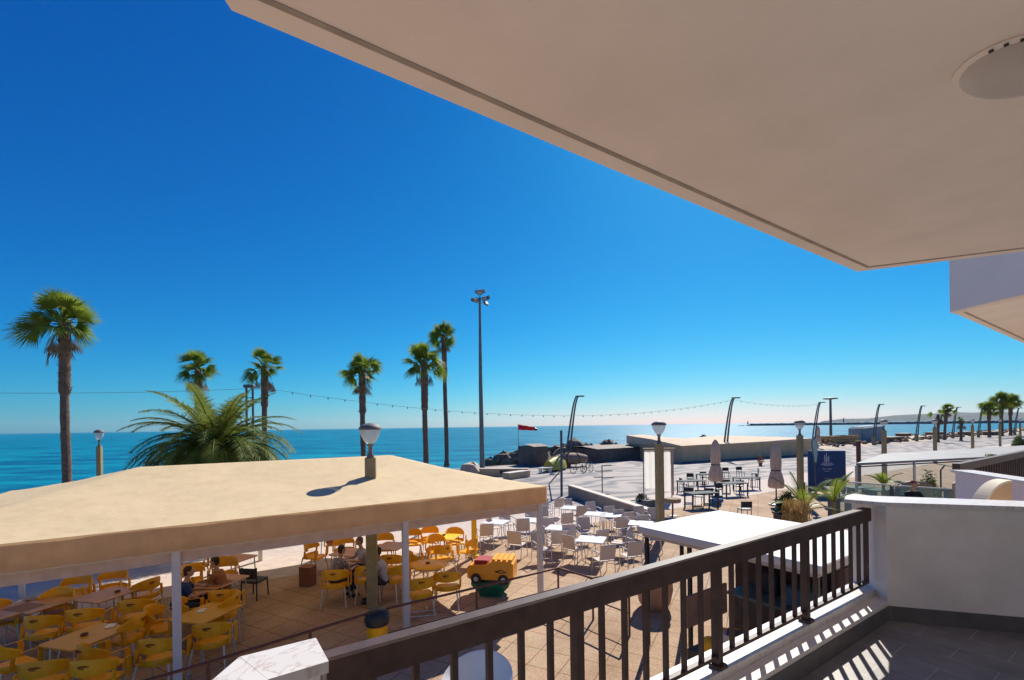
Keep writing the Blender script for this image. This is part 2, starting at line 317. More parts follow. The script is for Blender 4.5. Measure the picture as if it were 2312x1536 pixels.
# rock bank along the sea wall
g = MB(); rnd = random.Random(11)
for i in range(1500):
    u = 30+rnd.random()**1.9*330; n = rnd.uniform(43.6, 50)
    hz = (.9 if u < 75 else -.2)+(.9 if 38 < u < 70 else 0)
    blob_rock(g, un(u, n, rnd.uniform(-2.5, hz)-(n-44)*.18), rnd.uniform(.5, 1.3), rnd)
tag(g.build('rocks', ROCK), 'bank of dark boulders below the promenade edge', 'rocks', kind='stuff')
# ================================================================ the balcony the photo is taken from (u, n, z frame)
FL = EYE-1.6
def unthing(name, label, cat, u, n, z=0, group=None): return thing(name, label, cat, un(u, n, z), RA, group)
g = MB(); g.add([(-1.2, -1.0, FL), (6.9, -1.0, FL), (4.552, 1.41, FL), (0.15, 1.41, FL)], [(0, 1, 2, 3)])
o = g.build('balcony_floor', TILES, rz=RA); tag(o, kind='structure')
W1 = (.546/.871, -.679/.871)
def along(p, d, t): return (p[0]+d[0]*t, p[1]+d[1]*t)
def wallpoly(pts, th):                                       # offset polyline outwards (left side) by th
    res = []
    for i, p in enumerate(pts):
        a = pts[max(i-1, 0)]; b = pts[min(i+1, len(pts)-1)]
        d = Vector((b[0]-a[0], b[1]-a[1])).normalized(); nrm = Vector((-d.y, d.x))
        k = 1
        if 0 < i < len(pts)-1:
            d1 = Vector((p[0]-a[0], p[1]-a[1])).normalized(); k = 1/max(.5, nrm.dot(Vector((-d1.y, d1.x))))
        res.append((p[0]+nrm.x*th*k, p[1]+nrm.y*th*k))
    return res
# kerb under the rail
t = unthing('balcony_kerb', 'white stepped kerb with a lit strip under the brown railing', 'kerb', 2.4, 1.55, FL)
q = lambda g: g.off((2.4, 1.55, FL))
q(MB().prism([(.30, 1.512), (4.70, 1.512), (4.70, 1.70), (.30, 1.70)], FL-.30, FL+.20)).build('kerb_top', MARB, t)
q(MB().prism([(.18, 1.406), (4.553, 1.406), (4.655, 1.5119), (.30, 1.5119)], FL-.3, FL+.148)).build('ledge', WALLP, t)
q(MB().prism([(.19, 1.396), (4.545, 1.396), (4.545, 1.4059), (.19, 1.4059)], FL+.001, FL+.117)).build('skirting', SKIRT, t)
# right parapet
P = [(4.70, 1.60), (4.552, 1.41), along((4.552, 1.41), W1, 2.6)]
O = wallpoly(P, .15)
t = unthing('parapet_wall', 'shaded grey-white balcony parapet with sunlit marble coping at right', 'wall', 5, 1, FL)
q = lambda g: g.off((5, 1, FL))
g = MB(); poly = [P[0], P[1], P[2], O[2], O[1], (4.86, 1.70), (4.70, 1.70)]
q(g.prism(poly, FL-.5, EYE-.681)).build('wall', WALLP, t)
Pi = [(4.60, 1.56), (4.545, 1.375), along((4.545, 1.375), W1, 2.6)]
Oo = wallpoly(P, .18)
q(MB().prism([(4.47, 1.67), (4.515, 1.45), (4.53, 1.412), along((4.525, 1.405), W1, 2.6), Oo[2], Oo[1], (4.88, 1.74), (4.70, 1.74)], EYE-.6809, EYE-.651)).build('coping', MARB, t)
s0 = (4.552, 1.41); nr = (-.0078*0+W1[1]*.009, -W1[0]*.009)
q(MB().prism([(s0[0]-.002, s0[1]), along(s0, W1, 2.5), (along(s0, W1, 2.5)[0]+nr[0], along(s0, W1, 2.5)[1]+nr[1]), (s0[0]+nr[0]-.002, s0[1]+nr[1])][::-1], FL+.001, FL+.117)).build('skirting', SKIRT, t)
# left parapet end with marble coping
t = unthing('parapet_wall', 'balcony parapet end with chamfered white marble top at left end of the rail', 'wall', .1, 1.5, FL)
q = lambda g: g.off((.1, 1.5, FL))
L1 = [(.285, 1.485), (.285, 1.635), (.09, 1.635), (-.95, .05), (-.80, -.02), (.16, 1.485)]
q(MB().prism(L1, FL-.5, EYE-.735)).build('wall', WALLP, t)
q(MB().prism([(.305, 1.467), (.305, 1.657), (.085, 1.657), (.142, 1.46)], EYE-.7349, EYE-.70)).build('coping', MARB, t)
q(MB().prism([(.1415, 1.4595), (.0835, 1.6565), (-.975, .06), (-.775, -.04)][::-1], EYE-.7349, EYE-.70)).build('coping', MARB, t)
# railing
U0, U1, NR = .31, 4.585, 1.555; SP = (U1-U0)/28.1
t = unthing('balcony_railing', 'dark brown wooden railing crossing the foreground below the ceiling', 'railing', 2.4, NR, FL)
q = lambda g: g.off((2.4, NR, FL))
ZT = EYE-.718
g = MB(); prof = [(-.035, -.105), (-.035, -.008), (-.027, 0), (.027, 0), (.035, -.008), (.035, -.105)]
q(g.loft([[(u, NR+a, ZT+b) for a, b in prof] for u in (U0, 1.5, 3.0, U1)])).build('handrail', WOOD, t)
q(MB().box(((U0+U1)/2, NR, EYE-1.335), (U1-U0, .03, .022))).build('bottom_rail', WOOD, t)
for i in range(1, 29):
    u = U0+.02+SP*(i)-.02
    if i % 7 == 0 and i < 28:
        p = q(MB().box((u, NR, (ZT-.1+FL+.20)/2), (.045, .045, ZT-.1-FL-.20+.001))).build('post', WOOD, t)
        q(MB().bbox((u, NR-.004, FL+.212), (.085, .085, .022), .012)).build('foot_plate', WOOD, p)
    elif i < 28 or True:
        w = .023 if i < 28 else .03
        if u < U1-.005: q(MB().box((u, NR, (ZT-.1+EYE-1.335)/2), (w, w, (ZT-.1)-(EYE-1.335)-.008))).build('baluster', WOOD, t)
# ceiling of the balcony (slab of the balcony above)
CE = EYE+1.27
t = unthing('balcony_ceiling', 'broad warm beige ceiling slab of the balcony above', 'ceiling', 2.4, 0, CE)
q = lambda g: g.off((2.4, 0, CE))
W2 = (.55/1.01, -.847/1.01)
poly = [(-1.9, -1.45), (.085, 1.62), (4.615, 1.605), along((4.615, 1.605), W2, 3.6)]
q(MB().prism(poly[::-1], CE, CE+.22)).build('slab', PLASTER, t)
def inset(k):
    return [(-1.9+k*1.2, -1.45), (.085+k*.55, 1.62-k), (4.615-k*.62, 1.605-k), along((4.615-k*1.25, 1.605-k*.3), W2, 3.6-.0)]
a, b = inset(.085), inset(.107); g = MB(); z = CE-.0006
for i in range(3):
    g.add([(*a[i], z), (*a[i+1], z), (*b[i+1], z), (*b[i], z)], [(0, 1, 2, 3)])
# the drip groove is a slightly lower moulding band
g2 = MB()
for i in range(3):
    p = [a[i], a[i+1], b[i+1], b[i]]; k = 1 if i != 2 else .6
    g2.add([(*p[0], CE-.004), (*p[1], CE-.004), (*p[2], CE-.004), (*p[3], CE-.004), (*p[0], CE+.001), (*p[1], CE+.001), (*p[2], CE+.001), (*p[3], CE+.001)],
           [(0, 1, 2, 3), (0, 4, 5, 1), (2, 6, 7, 3)])
q(g2).build('drip_groove', GROOVE, t)
# recessed oval lamp on the ceiling
lp = un(2.47, .345, CE); t = thing('ceiling_lamp', 'white oval lamp on the ceiling near the top right corner', 'lamp', lp, RA+R(-20))
sh = MB(); k = .235
sh.lathe([(.165, 0), (.165, -.010), (.155, -.02), (.12, -.03), (.06, -.033), (.002, -.034)], 28)
sh.v = [(v[0]*1.35, v[1]*.85, v[2]) for v in sh.v]
MB().lathe([(.178*1.0, 0), (.182, -.006), (.16, -.012), (.155, 0)], 30).build('rim', PLASTER, t, True).scale = (1.35, .86, 1)
sh.build('shade', mat('lamp_shade_white', (.56, .50, .46), rough=.4, var=.04), t, True)
g = MB()
for i in range(7):
    a_ = 3.4+i*.22; g.box((.172*1.35*math.cos(a_), .172*.86*math.sin(a_), -.014), (.007, .012, .006), rz=a_)
g.build('fixing_holes', BLACKM, t)
# building wall behind the camera with its door opening
t = unthing('building_wall', 'white apartment wall behind the balcony floor', 'wall', 2.4, -1.05, FL)
q = lambda g: g.off((2.4, -1.05, FL))
g = MB(); g.box((-2.3, -1.1, FL+1.5-.7), (2.6, .1, 4.4)); g.box((4.9, -1.1, FL+.8), (3.6, .1, 4.4)); g.box((1.05, -1.1, FL+2.65), (4.1, .1, .7)); q(g).build('wall', WALLP, t)
q(MB().box((1.05, -1.14, FL+1.13), (4.1, .02, 2.28))).build('door_bounce_panel', mat('door_bounce_white', (.75, .70, .65), rough=.8), t)  # unseen doorway filled matte white to bounce light into the balcony
# ---------------- neighbour's balcony: parapet, rail, arched fin, slab above
t = unthing('parapet_wall', 'pink-white parapet of the next balcony with a sunlit coping', 'wall', 7.4, 1.5, FL)
q = lambda g: g.off((7.4, 1.5, FL))
d2 = (-.87/1.115, -.70/1.115); a0 = (7.65, 1.675); a1 = along(a0, d2, 1.9)
nn = (-d2[1]*-1, d2[0]*-1)
nn = (.70/1.115*1, -.87/1.115)
th = lambda p, k: (p[0]+nn[0]*k*1, p[1]+nn[1]*k)
q(MB().prism([a0, a1, th(a1, .16), th(a0, .16)], FL-.7, EYE-.64)).build('wall', PINK, t)
b0 = along(a0, d2, -.03)
q(MB().prism([th(b0, -.03), th(a1, -.03), th(a1, .19), th(b0, .19)], EYE-.6399, EYE-.61)).build('coping', MARB, t)
t = unthing('balcony_railing', 'dark brown railing of the next balcony at the right edge', 'railing', 9.5, 1.72, FL)
q = lambda g: g.off((9.5, 1.72, FL))
q(MB().box((10.0, 1.72, EYE-.60), (4.2, .075, .10))).build('handrail', WOOD, t)
q(MB().box((10.0, 1.72, EYE-1.3), (4.2, .03, .022))).build('bottom_rail', WOOD, t)
for i in range(26): q(MB().box((7.98+i*.155, 1.72, EYE-.97), (.023, .023, .63))).build('baluster', WOOD, t)
t = unthing('balcony_kerb', 'white kerb under the next balcony rail at the right edge', 'kerb', 9.9, 1.7, FL)
MB().box((0, 0, .0), (4.3, .25, .4)).build('kerb_top', WALLP, t)
# arched fin in the notch
t = thing('arched_fin', 'beige rounded fin wall between the two balconies', 'wall', D(2283, 1127, 4.35), R(0))
t.location = D(2283, 1127, 4.35)
arc = [(-.275*math.cos(a), .37*math.sin(a)-.21) for a in [math.pi/2*i/16 for i in range(17)]]
MB().loft([[(x, y0, z) for x, z in arc]+[(.012, y0, .16), (.012, y0, -1.0), (-.275, y0, -1.0)] for y0 in (0, .10)]).build('wall', BEIGE, t)
MB().loft([[(x*1.07, y0, (z+.21)*1.05-.21) for x, z in arc]+[(x, y0, z) for x, z in reversed(arc)] for y0 in (-.015, .115)]).build('edge_trim', mat('fin_trim', (.72, .62, .48), rough=.8), t)
# upper neighbour slab and its fascia
t = unthing('upper_balcony', 'lavender-white side of the next balcony above, at the right edge', 'balcony', 7.7, 1.6, EYE+1.34)
q = lambda g: g.off((7.7, 1.6, EYE+1.34))
d3 = (-.42, -.78); l = math.hypot(*d3); d3 = (d3[0]/l, d3[1]/l)
c0 = (7.70, 1.70); c1 = along(c0, d3, 2.6)
n3 = (-d3[1], d3[0])
sl = [c0, c1, (c1[0]+6, c1[1]), (13, 1.72)]
q(MB().prism(sl, EYE+1.34, EYE+1.55)).build('slab', mat('cream_soffit', (.84, .81, .76), rough=.9, var=.05, scale=2), t)
q(MB().prism([along(c0, d3, -.012), along(c1, d3, .0), (c1[0]-n3[0]*.15, c1[1]-n3[1]*.15), (c0[0]-n3[0]*.15, c0[1]-n3[1]*.15)] if False else
  [(c0[0]-.012, c0[1]+.012), (c1[0]-.02, c1[1]+.01), (c1[0]+.15, c1[1]), (c0[0]+.16, c0[1]+.012)], EYE+1.336, EYE+2.6)).build('parapet', LAV, t)
g = MB(); g.prism([(7.86, 1.60), (13, 1.62), (13, 1.645), (7.86, 1.625)], EYE+1.334, EYE+1.3395); q(g).build('drip_groove', GROOVE, t)
# ================================================================ awning over the yellow tables
EH, RID = 2.79, 3.52
fl, fr, bl, br_ = (-4.2, 9.09), (7.09, 9.09), (-4.2, 17.4), (7.09, 17.4)
r0, r1 = (-1.2, 13.1), (4.53, 13.2)
t = unthing('awning', 'large cream canvas hip-roofed awning over the yellow tables', 'awning', 1.5, 13, 0)
q = lambda g: g.off((1.5, 13, 0))
def rz_(u, n):                                               # canvas height
    k = min((n-9.09)/4.05, (17.4-n)/4.25, (u+4.2)/3.0, (7.09-u)/2.56); k = max(0, min(1, k)); return EH+(RID-EH)*k
g = MB(); nu, nv = 90, 66
for j in range(nv+1):
    for i in range(nu+1):
        u = -4.2+11.29*i/nu; n = 9.09+8.31*j/nv
        k = (rz_(u, n)-EH)/(RID-EH)
        sag = -.05*math.sin(math.pi*min(1, k))+.012*math.sin(u*2.4)*math.sin(n*1.9)*math.sin(math.pi*k)
        g.v.append((u, n, rz_(u, n)+sag))
for j in range(nv):
    for i in range(nu):
        a = j*(nu+1)+i; g.f.append((a, a+1, a+nu+2, a+nu+1))
q(g).build('canopy', CANVAS, t, smooth=True)
def val(p, p2, dz=.40):
    g = MB(); n = 60; rows = [[], [], [], []]
    for i in range(n+1):
        k = i/n; x = p[0]+(p2[0]-p[0])*k; y = p[1]+(p2[1]-p[1])*k
        s = math.sin(k*38)*.004+math.sin(k*91)*.002
        dx, dy = (p2[1]-p[1]), -(p2[0]-p[0]); l = math.hypot(dx, dy); dx /= l; dy /= l
        for r, (zz, f) in enumerate(((EH+.008, .01), (EH-.06, .02), (EH-dz*.6, .016), (EH-dz+.006*math.sin(k*120), .012))): rows[r].append((x+dx*(f+s), y+dy*(f+s), zz))
    return g.loft(rows, cap=False, closed=False)
q(val(fl, fr)).build('valance', VAL, t, True)
q(val(fr, br_)).build('valance', VAL, t, True)
q(val(br_, bl)).build('valance', VAL, t, True)
q(val(bl, fl)).build('valance', VAL, t, True)
# inner steel beams and the posts
g = MB(); g.box((1.45, 9.22, 2.42), (11.1, .08, .14)); g.box((1.45, 17.25, 2.42), (11.1, .08, .14)); g.box((-4.08, 13.2, 2.42), (.08, 8.0, .14)); g.box((6.98, 13.2, 2.42), (.08, 8.0, .14))
q(g).build('frame', WHITEP, t)
q(MB().box((1.45, 9.3, 2.27), (11.0, .02, .22))).build('inner_blind', mat('pale_pink_canvas', (.62, .46, .36), rough=.8), t)
for u in (-4.0, 1.02, 3.98, 6.92) :
    pass
def upos(px): # u of a pixel column on the line n=9.3
    r = ray(px, 1300); y = 9.27/(UC-US*r.x); return UC*r.x*y+US*y
for u in (upos(-420), upos(398), upos(916), upos(1220)):
    q(MB().bbox((u, 9.27, 1.24), (.12, .12, 2.48), .008)).build('post', WHITEP, t)
for u in (-4.0, 1.5, 6.9):
    q(MB().bbox((u, 17.2, 1.24), (.12, .12, 2.48), .008)).build('post', WHITEP, t)
# ================================================================ lamp posts
def lamp_proto(name, H=3.6, w=.25):
    t = thing(name, 'lamp', 'lamp post')
    MB().bbox((0, 0, H/2), (w, w, H), .015).build('post', CONC, t)
    MB().lathe([(.09, H), (.085, H+.05), (.05, H+.12), (.05, H+.26), (.075, H+.30), (.085, H+.33)], 14).build('neck', GREYM, t, True)
    MB().lathe([(.08, H+.33), (.10, H+.345), (.16, H+.42), (.215, H+.53), (.245, H+.65), (.248, H+.67)], 24).build('globe', GLOBE, t, True)
    MB().lathe([(.268, H+.665), (.270, H+.69), (.25, H+.735), (.19, H+.785), (.10, H+.82), (.02, H+.832)], 24).build('cap', GREYM, t, True)
    return t
LP = lamp_proto('street_lamp')
lamps = [(836, 11.1, 'globe lamp post rising through the cream awning roof', 0), (1488, 17, 'globe lamp post beside the white fabric screen', 0), (1806, 25, 'globe lamp post left of the blue sign board', .02),
         (1996, 35, 'globe lamp post beyond the blue sign, by the grey booth', .1), (2111, 46, 'smaller globe lamp post right of the grey booth, near the bare palm', .2), (2196, 60, 'distant lamp post, second from right edge group', .1),
         (2258, 74, 'distant lamp post in front of the palm cluster', 0), (2304, 88, 'farthest lamp post at the right edge of the photo', 0), (224, 22.5, 'globe lamp post against the sea, right of the tallest left palm', 0)]
used = False
for px, y, lab, rot in lamps:
    p = D(px, 1000, y); o = place(LP, used, (p.x, p.y, 0), R(12)+rot, lab, 'globe lamp posts'); used = True
    o.scale = (.78, .78, 1) if px == 224 else (1, 1, 1)
# plain wooden post
p = D(1938, 1000, 30); t = thing('wooden_post', 'short brown wooden post seen behind the white glass-fronted canopy', 'post', (p.x, p.y, 0))
MB().bbox((0, 0, 1.5), (.2, .2, 3.0), .02).build('shaft', RUST, t); MB().bbox((0, 0, 3.03), (.26, .26, .06), .02).build('cap', CONC, t)
# ---- leaning twin-tube promenade lamps
def curve_lamp():
    t = thing('leaning_lamp', 'lamp', 'street lamp')
    H = 7.5; g = MB()
    def c(k, o): 
        z = H*k; x = .15+.95*k**1.5+.35*max(0, k-.86)**1.0*6*max(0, k-.86)*3; return (x+o*(1-.55*k), 0, z)
    ks = [i/18 for i in range(19)]
    g.tube([c(k, -.22) for k in ks], [.12-.04*k for k in ks], 7)
    g.build('mast', DKGREY, t, True)
    MB().tube([c(k, .22) for k in ks], [.12-.04*k for k in ks], 7).build('mast', DKGREY, t, True)
    g = MB()
    for i in range(1, 30):
        k = i/30; g.tube([c(k, -.22), c(min(1, k+.02), .22)], .02, 5)
    g.build('rungs', DKGREY, t)
    MB().loft([[(x, y, z) for x, y in ((-.35+s, -.14+s*.2), (.45-s*.5, -.14+s*.2), (.45-s*.5, .14-s*.2), (-.35+s, .14-s*.2))] for z, s in ((0, .25), (.5, .1), (1.6, .22))]).build('footing', CONC, t)
    e = c(1, 0); MB().bbox((e[0]+.32, 0, e[2]+.05), (.95, .34, .14), .04).build('lamp_head', DKGREY, t)
    return t
CL = curve_lamp()
cl = [(1279, 1054, 'nearest leaning twin-tube lamp, beside the yellow boat'), (1634, 1037, 'leaning twin-tube lamp in front of the low beige restaurant'), (1834, 1016, 'leaning lamp by the dark closed parasol and stacked wood'),
      (1971, 1005, 'leaning lamp in front of the blue-grey booth'), (2068, 997, 'leaning lamp just right of the blue-grey booth'), (2150, 990, 'leaning lamp behind the bare brown palm'),
      (2208, 986, 'small leaning lamp left of the palm cluster'), (2290, 982, 'last leaning lamp, behind the palm cluster at right edge')]
used = False
for px, py, lab in cl:
    p = G(px, py) if py > 986 else D(px, py, 112 if py == 986 else 125)
    place(CL, used, (p.x, p.y, 0), R(-6), lab, 'leaning twin-tube lamps along the promenade', 7.3/7.5); used = True
# twin pole lamp behind the date palm
p = D(565, 1000, 30); t = thing('twin_pole_lamp', 'square twin-pole lamp standing behind the bushy date palm', 'street lamp', (p.x, p.y, 0), R(4))
for s in (-.2, .2): MB().tube([(s, 0, 0), (s, 0, 7.05)], .07, 8).build('pole', DKGREY, t)
g = MB(); g.bbox((0, 0, 7.15), (.62, .42, .2), .03); g.build('lamp_head', DKGREY, t)
g = MB(); g.box((0, 0, 6.4), (.34, .04, .05)); g.box((0, 0, 4.5), (.34, .04, .05)); g.box((0, 0, 2.5), (.34, .04, .05)); g.build('crossbars', DKGREY, t)
# ---- floodlight mast
p = G(1089, 1060); t = thing('floodlight_mast', 'tall floodlight mast with clustered lamps rising above the palms', 'floodlight', p)
H = 17.3
MB().tube([(0, 0, 0), (-.05, 0, H*.5), (-.02, 0, H)], [.26, .19, .11], 10).build('mast', mat('galvanised_mast', (.17, .17, .17), rough=.5, var=.2, scale=3), t, True)
g = MB(); g.box((0, 0, H), (1.3, .08, .08)); g.box((0, 0, H-.35), (.08, 1.2, .08)); g.tube([(-.55+.55*0, 0, H-.35)]+[(.55*math.cos(a), .55*math.sin(a), H-.35) for a in [math.pi*(1+i/6) for i in range(13)]], .035, 5); g.box((0, 0, H+.4), (.08, .08, .8)); g.build('bracket', DKGREY, t)
for (x, y, z, rz, rx) in ((-.65, 0, H-.15, .9, .5), (-.4, -.3, H-.3, .4, .5), (.5, -.2, H-.1, -.5, .5), (.75, .1, H+.05, -.9, .6), (.6, .3, H-.45, -2.2, .5), (0, -.25, H+.45, 0, .5), (-.25, .1, H+.7, .2, .4), (.3, .1, H+.72, -.2, .4)):
    b = MB().box((x, y, z), (.48, .22, .36), rz=rz, rx=rx).build('floodlight_head', DKGREY, t)
    MB().box((x, y-.12, z-.05), (.40, .02, .28), rz=rz, rx=rx).build('lens', mat('lamp_lens', (.35, .38, .4), rough=.1), b)
p = D(1876, 986, 95); t = thing('flood_mast', 'thin far mast with a flat lamp ring over the distant sea', 'mast', (p.x, p.y, 0))
MB().tube([(0, 0, 0), (0, 0, 9.0)], [.28, .2], 8).build('mast', DKGREY, t, True)
MB().lathe([(.2, 8.9), (1.3, 9.0), (1.3, 9.2), (.3, 9.35)], 12).build('lamp_ring', DKGREY, t)
# ---- windsock
p = D(1171, 1045, 56); t = thing('windsock', 'red windsock streaming from a thin white pole by the sea', 'windsock', (p.x, p.y, 0))
zt = D(1171, 960, 56).z
MB().tube([(0, 0, 0), (0, 0, zt+.15)], .045, 7).build('pole', WHITEP, t)
g = MB(); rg = []
for i in range(9):
    x = .05+i*.25; r = .36-.016*i; rg.append([(x, r*math.cos(a), zt-.25-.03*i+r*math.sin(a)+.02*math.sin(i*2)) for a in [2*math.pi*j/10 for j in range(10)]])
g.loft(rg, cap=False); g.build('sock', mat('red_windsock_cloth', (.65, .03, .05), rough=.7, trans=.3), t, True)
g = MB(); g.loft([[(x, (.30-.05*k)*math.cos(a), zt-.5-.08*k+(.20-.05*k)*math.sin(a)) for a in [2*math.pi*j/10 for j in range(10)]] for k, x in enumerate((2.06, 2.3))], cap=False); g.build('tail', BLACKM, t)
# ================================================================ palms
def fan_palm(H, r, lean, seed, cr_=2.2, nl=34, skirt=.35, kk=1.0):
    """trunk and crown meshes of a fan palm"""
    rn = random.Random(seed); tr = MB(); pts = []; rad = []
    n = 44
    for i in range(n+1):
        k = i/n; rr = r*(1.25 if k < .03 else 1.0-.12*k)
        if k > 1-skirt: rr *= 1.32
        if k > .97: rr *= .8
        pts.append((lean*H*k*k+.02*math.sin(k*9), .015*math.sin(k*7+seed), H*k)); rad.append(rr*rn.uniform(.95, 1.05))
    tr.tube(pts, rad, 12)
    for i in range(int(H*skirt*34)):
        z = H*(1-skirt)+rn.random()*H*skirt; a = rn.uniform(0, 6.283); k = z/H; c = Vector((lean*H*k*k, 0, z)); d = Vector((math.cos(a), math.sin(a), 0)); rr = r*1.15
        tt = Vector((-d.y, d.x, 0)); s = rn.uniform(.05, .11)
        tr.add([c+d*rr*.8+tt*s, c+d*rr*.8-tt*s, c+d*(rr+rn.uniform(.08, .2))+Vector((0, 0, rn.uniform(.05, .22)))], [(0, 1, 2)])
    top = Vector((lean*H, 0, H)); cr = MB()
    nl = int(nl*1.2)
    for i in range(nl):
        f = (i+.5)/nl; el = R(84-112*f+rn.uniform(-12, 12)); az = i*2.39996+rn.uniform(-.3, .3)
        d = Vector((math.cos(az)*math.cos(el), math.sin(az)*math.cos(el), math.sin(el)))
        L = cr_*(rn.uniform(.10, .25) if i % 3 == 0 else rn.uniform(.26, .50)); base = top+Vector((0, 0, -.25*f)); tip = base+d*L+Vector((0, 0, -.12*L*L))
        dd = (d+Vector((0, 0, -.28*L))).normalized()
        cr.tube([base, base+d*L*.5, tip], [.03, .022, .015], 4)
        side = dd.cross(Vector((0, 0, 1)))
        if side.length < .05: side = Vector((1, 0, 0))
        side.normalize(); up = side.cross(dd).normalized(); roll = rn.uniform(-1.5, 1.5)
        side, up = side*math.cos(roll)+up*math.sin(roll), up*math.cos(roll)-side*math.sin(roll)
        nf = 30; FL_ = cr_*rn.uniform(.50, .66); droop = rn.uniform(.1, .45)
        for j in range(nf):
            a = R(-66+132*j/(nf-1)); l = FL_*(1-.28*abs(j/(nf-1)-.5)*2)*rn.uniform(.85, 1.05)
            v = (dd*math.cos(a)+side*math.sin(a)); w = .033*cr_/2
            m = tip+v*l*.45+up*(.05+.10*math.cos(j*3.1))*l*.4; e = tip+v*l+Vector((0, 0, -droop*l*rn.uniform(.4, .9)))
            s2 = (side*math.cos(a)-dd*math.sin(a))
            cr.add([tip, m+s2*w, m-s2*w, e], [(0, 1, 2), (1, 3, 2)])
    dry = MB()
    for i in range(int(9*kk)):
        az = rn.uniform(0, 6.283); d = Vector((math.cos(az), math.sin(az), 0)); b = top+Vector((0, 0, -.2-rn.random()*.5))
        dry.tube([b, b+d*.35+Vector((0, 0, -.1)), b+d*.55+Vector((0, 0, -.6))], .015, 4)
        tp = b+d*.55+Vector((0, 0, -.6)); tt = Vector((-d.y, d.x, 0))
        for j in range(10):
            o = tt*(j-4.5)*.05; dry.add([tp, tp+o*2+Vector((0, 0, -.5))+tt*.03, tp+o*2+Vector((0, 0, -.5))-tt*.03, tp+o*2.6+Vector((0, 0, -.8))], [(0, 1, 2), (1, 3, 2)])
    return tr, cr, dry
def plant_palm(px, y, topy, r, lean, seed, crad, lab, nl=34, skirt=.35, group='tall fan palms along the seafront', far=False, kk=1.0, name='fan_palm'):
    b = D(px, 1000, y); H = D(px, topy, y).z
    t = thing(name, lab, 'palm tree', (b.x, b.y, 0), seed*1.7, group)
    t.rotation_euler = (0, 0, 0)
    a, c, d = fan_palm(H, r*.84, lean, seed, crad, nl, skirt, kk)
    a.build('trunk', TRUNK, t); c.build('crown', LEAF, t); d.build('dry_fronds', DRYL, t)
    return t
fp = plant_palm(149, 25, 728, .26, -.003, 1, 2.35, 'tallest-looking left palm with a thick shaggy trunk top, against blue sky', 24, .38)
g = MB(); 
bz = D(120, 800, 25).z; g.tube([(-.35, -.2, bz+1.0), (-.5, -.25, bz+.4), (-.75, -.3, bz-.7)], [.03, .05, .01], 5)
for j in range(26):
    k = j/26; x = -.42-.3*k; z = bz+.7-1.3*k; g.add([(x, -.25, z), (x+.03, -.25, z+.06), (x+random.uniform(-.16, .05), -.25+random.uniform(-.1, .1), z-.38)], [(0, 1, 2)])
g.build('hanging_frond', DRYL, fp)
plant_palm(450, 35, 832, .25, -.004, 2, 1.95, 'fan palm directly behind the bushy date palm', 20, .35)
plant_palm(598, 35, 828, .24, .004, 3, 1.9, 'fan palm right of the twin-pole lamp and date palm', 20, .34)
plant_palm(820, 36, 838, .25, -.003, 4, 2.0, 'lone fan palm directly behind the lamp post on the awning', 22, .38)
plant_palm(961, 37, 818, .27, -.006, 5, 2.25, 'shorter, fuller palm of the close pair left of the floodlight mast', 26, .4)
plant_palm(1008, 50, 758, .28, -.012, 6, 2.2, 'taller thin palm of the pair, next to the floodlight mast', 24, .3)
# far palms at the right
FG = 'palms far along the promenade'
plant_palm(2133, 100, 924, .3, .10, 8, 1.9, 'small green palm leaning right over the far terrace', 26, .5, FG)
plant_palm(2234, 112, 921, .38, .0, 9, 2.6, 'leftmost palm of the cluster near the right edge', 28, .4, FG)
plant_palm(2262, 118, 905, .45, -.01, 10, 3.4, 'middle and tallest palm of the cluster near the right edge', 36, .4, FG)
plant_palm(2282, 122, 908, .42, .01, 12, 3.3, 'rightmost palm of the cluster near the right edge', 36, .4, FG)
t = plant_palm(2170, 96, 950, .3, .02, 13, 1.1, 'short brown withered palm right of the small green palm', 14, .3, FG)
for nm, (px, yy, ty) in {'withered_palm': (2119, 90, 936)}.items():
    t = plant_palm(px, yy, ty, .24, .0, 14, 1.9, 'bare palm with long drooping grey-brown fronds near the booth', 3, .5, FG, kk=4, name=nm)
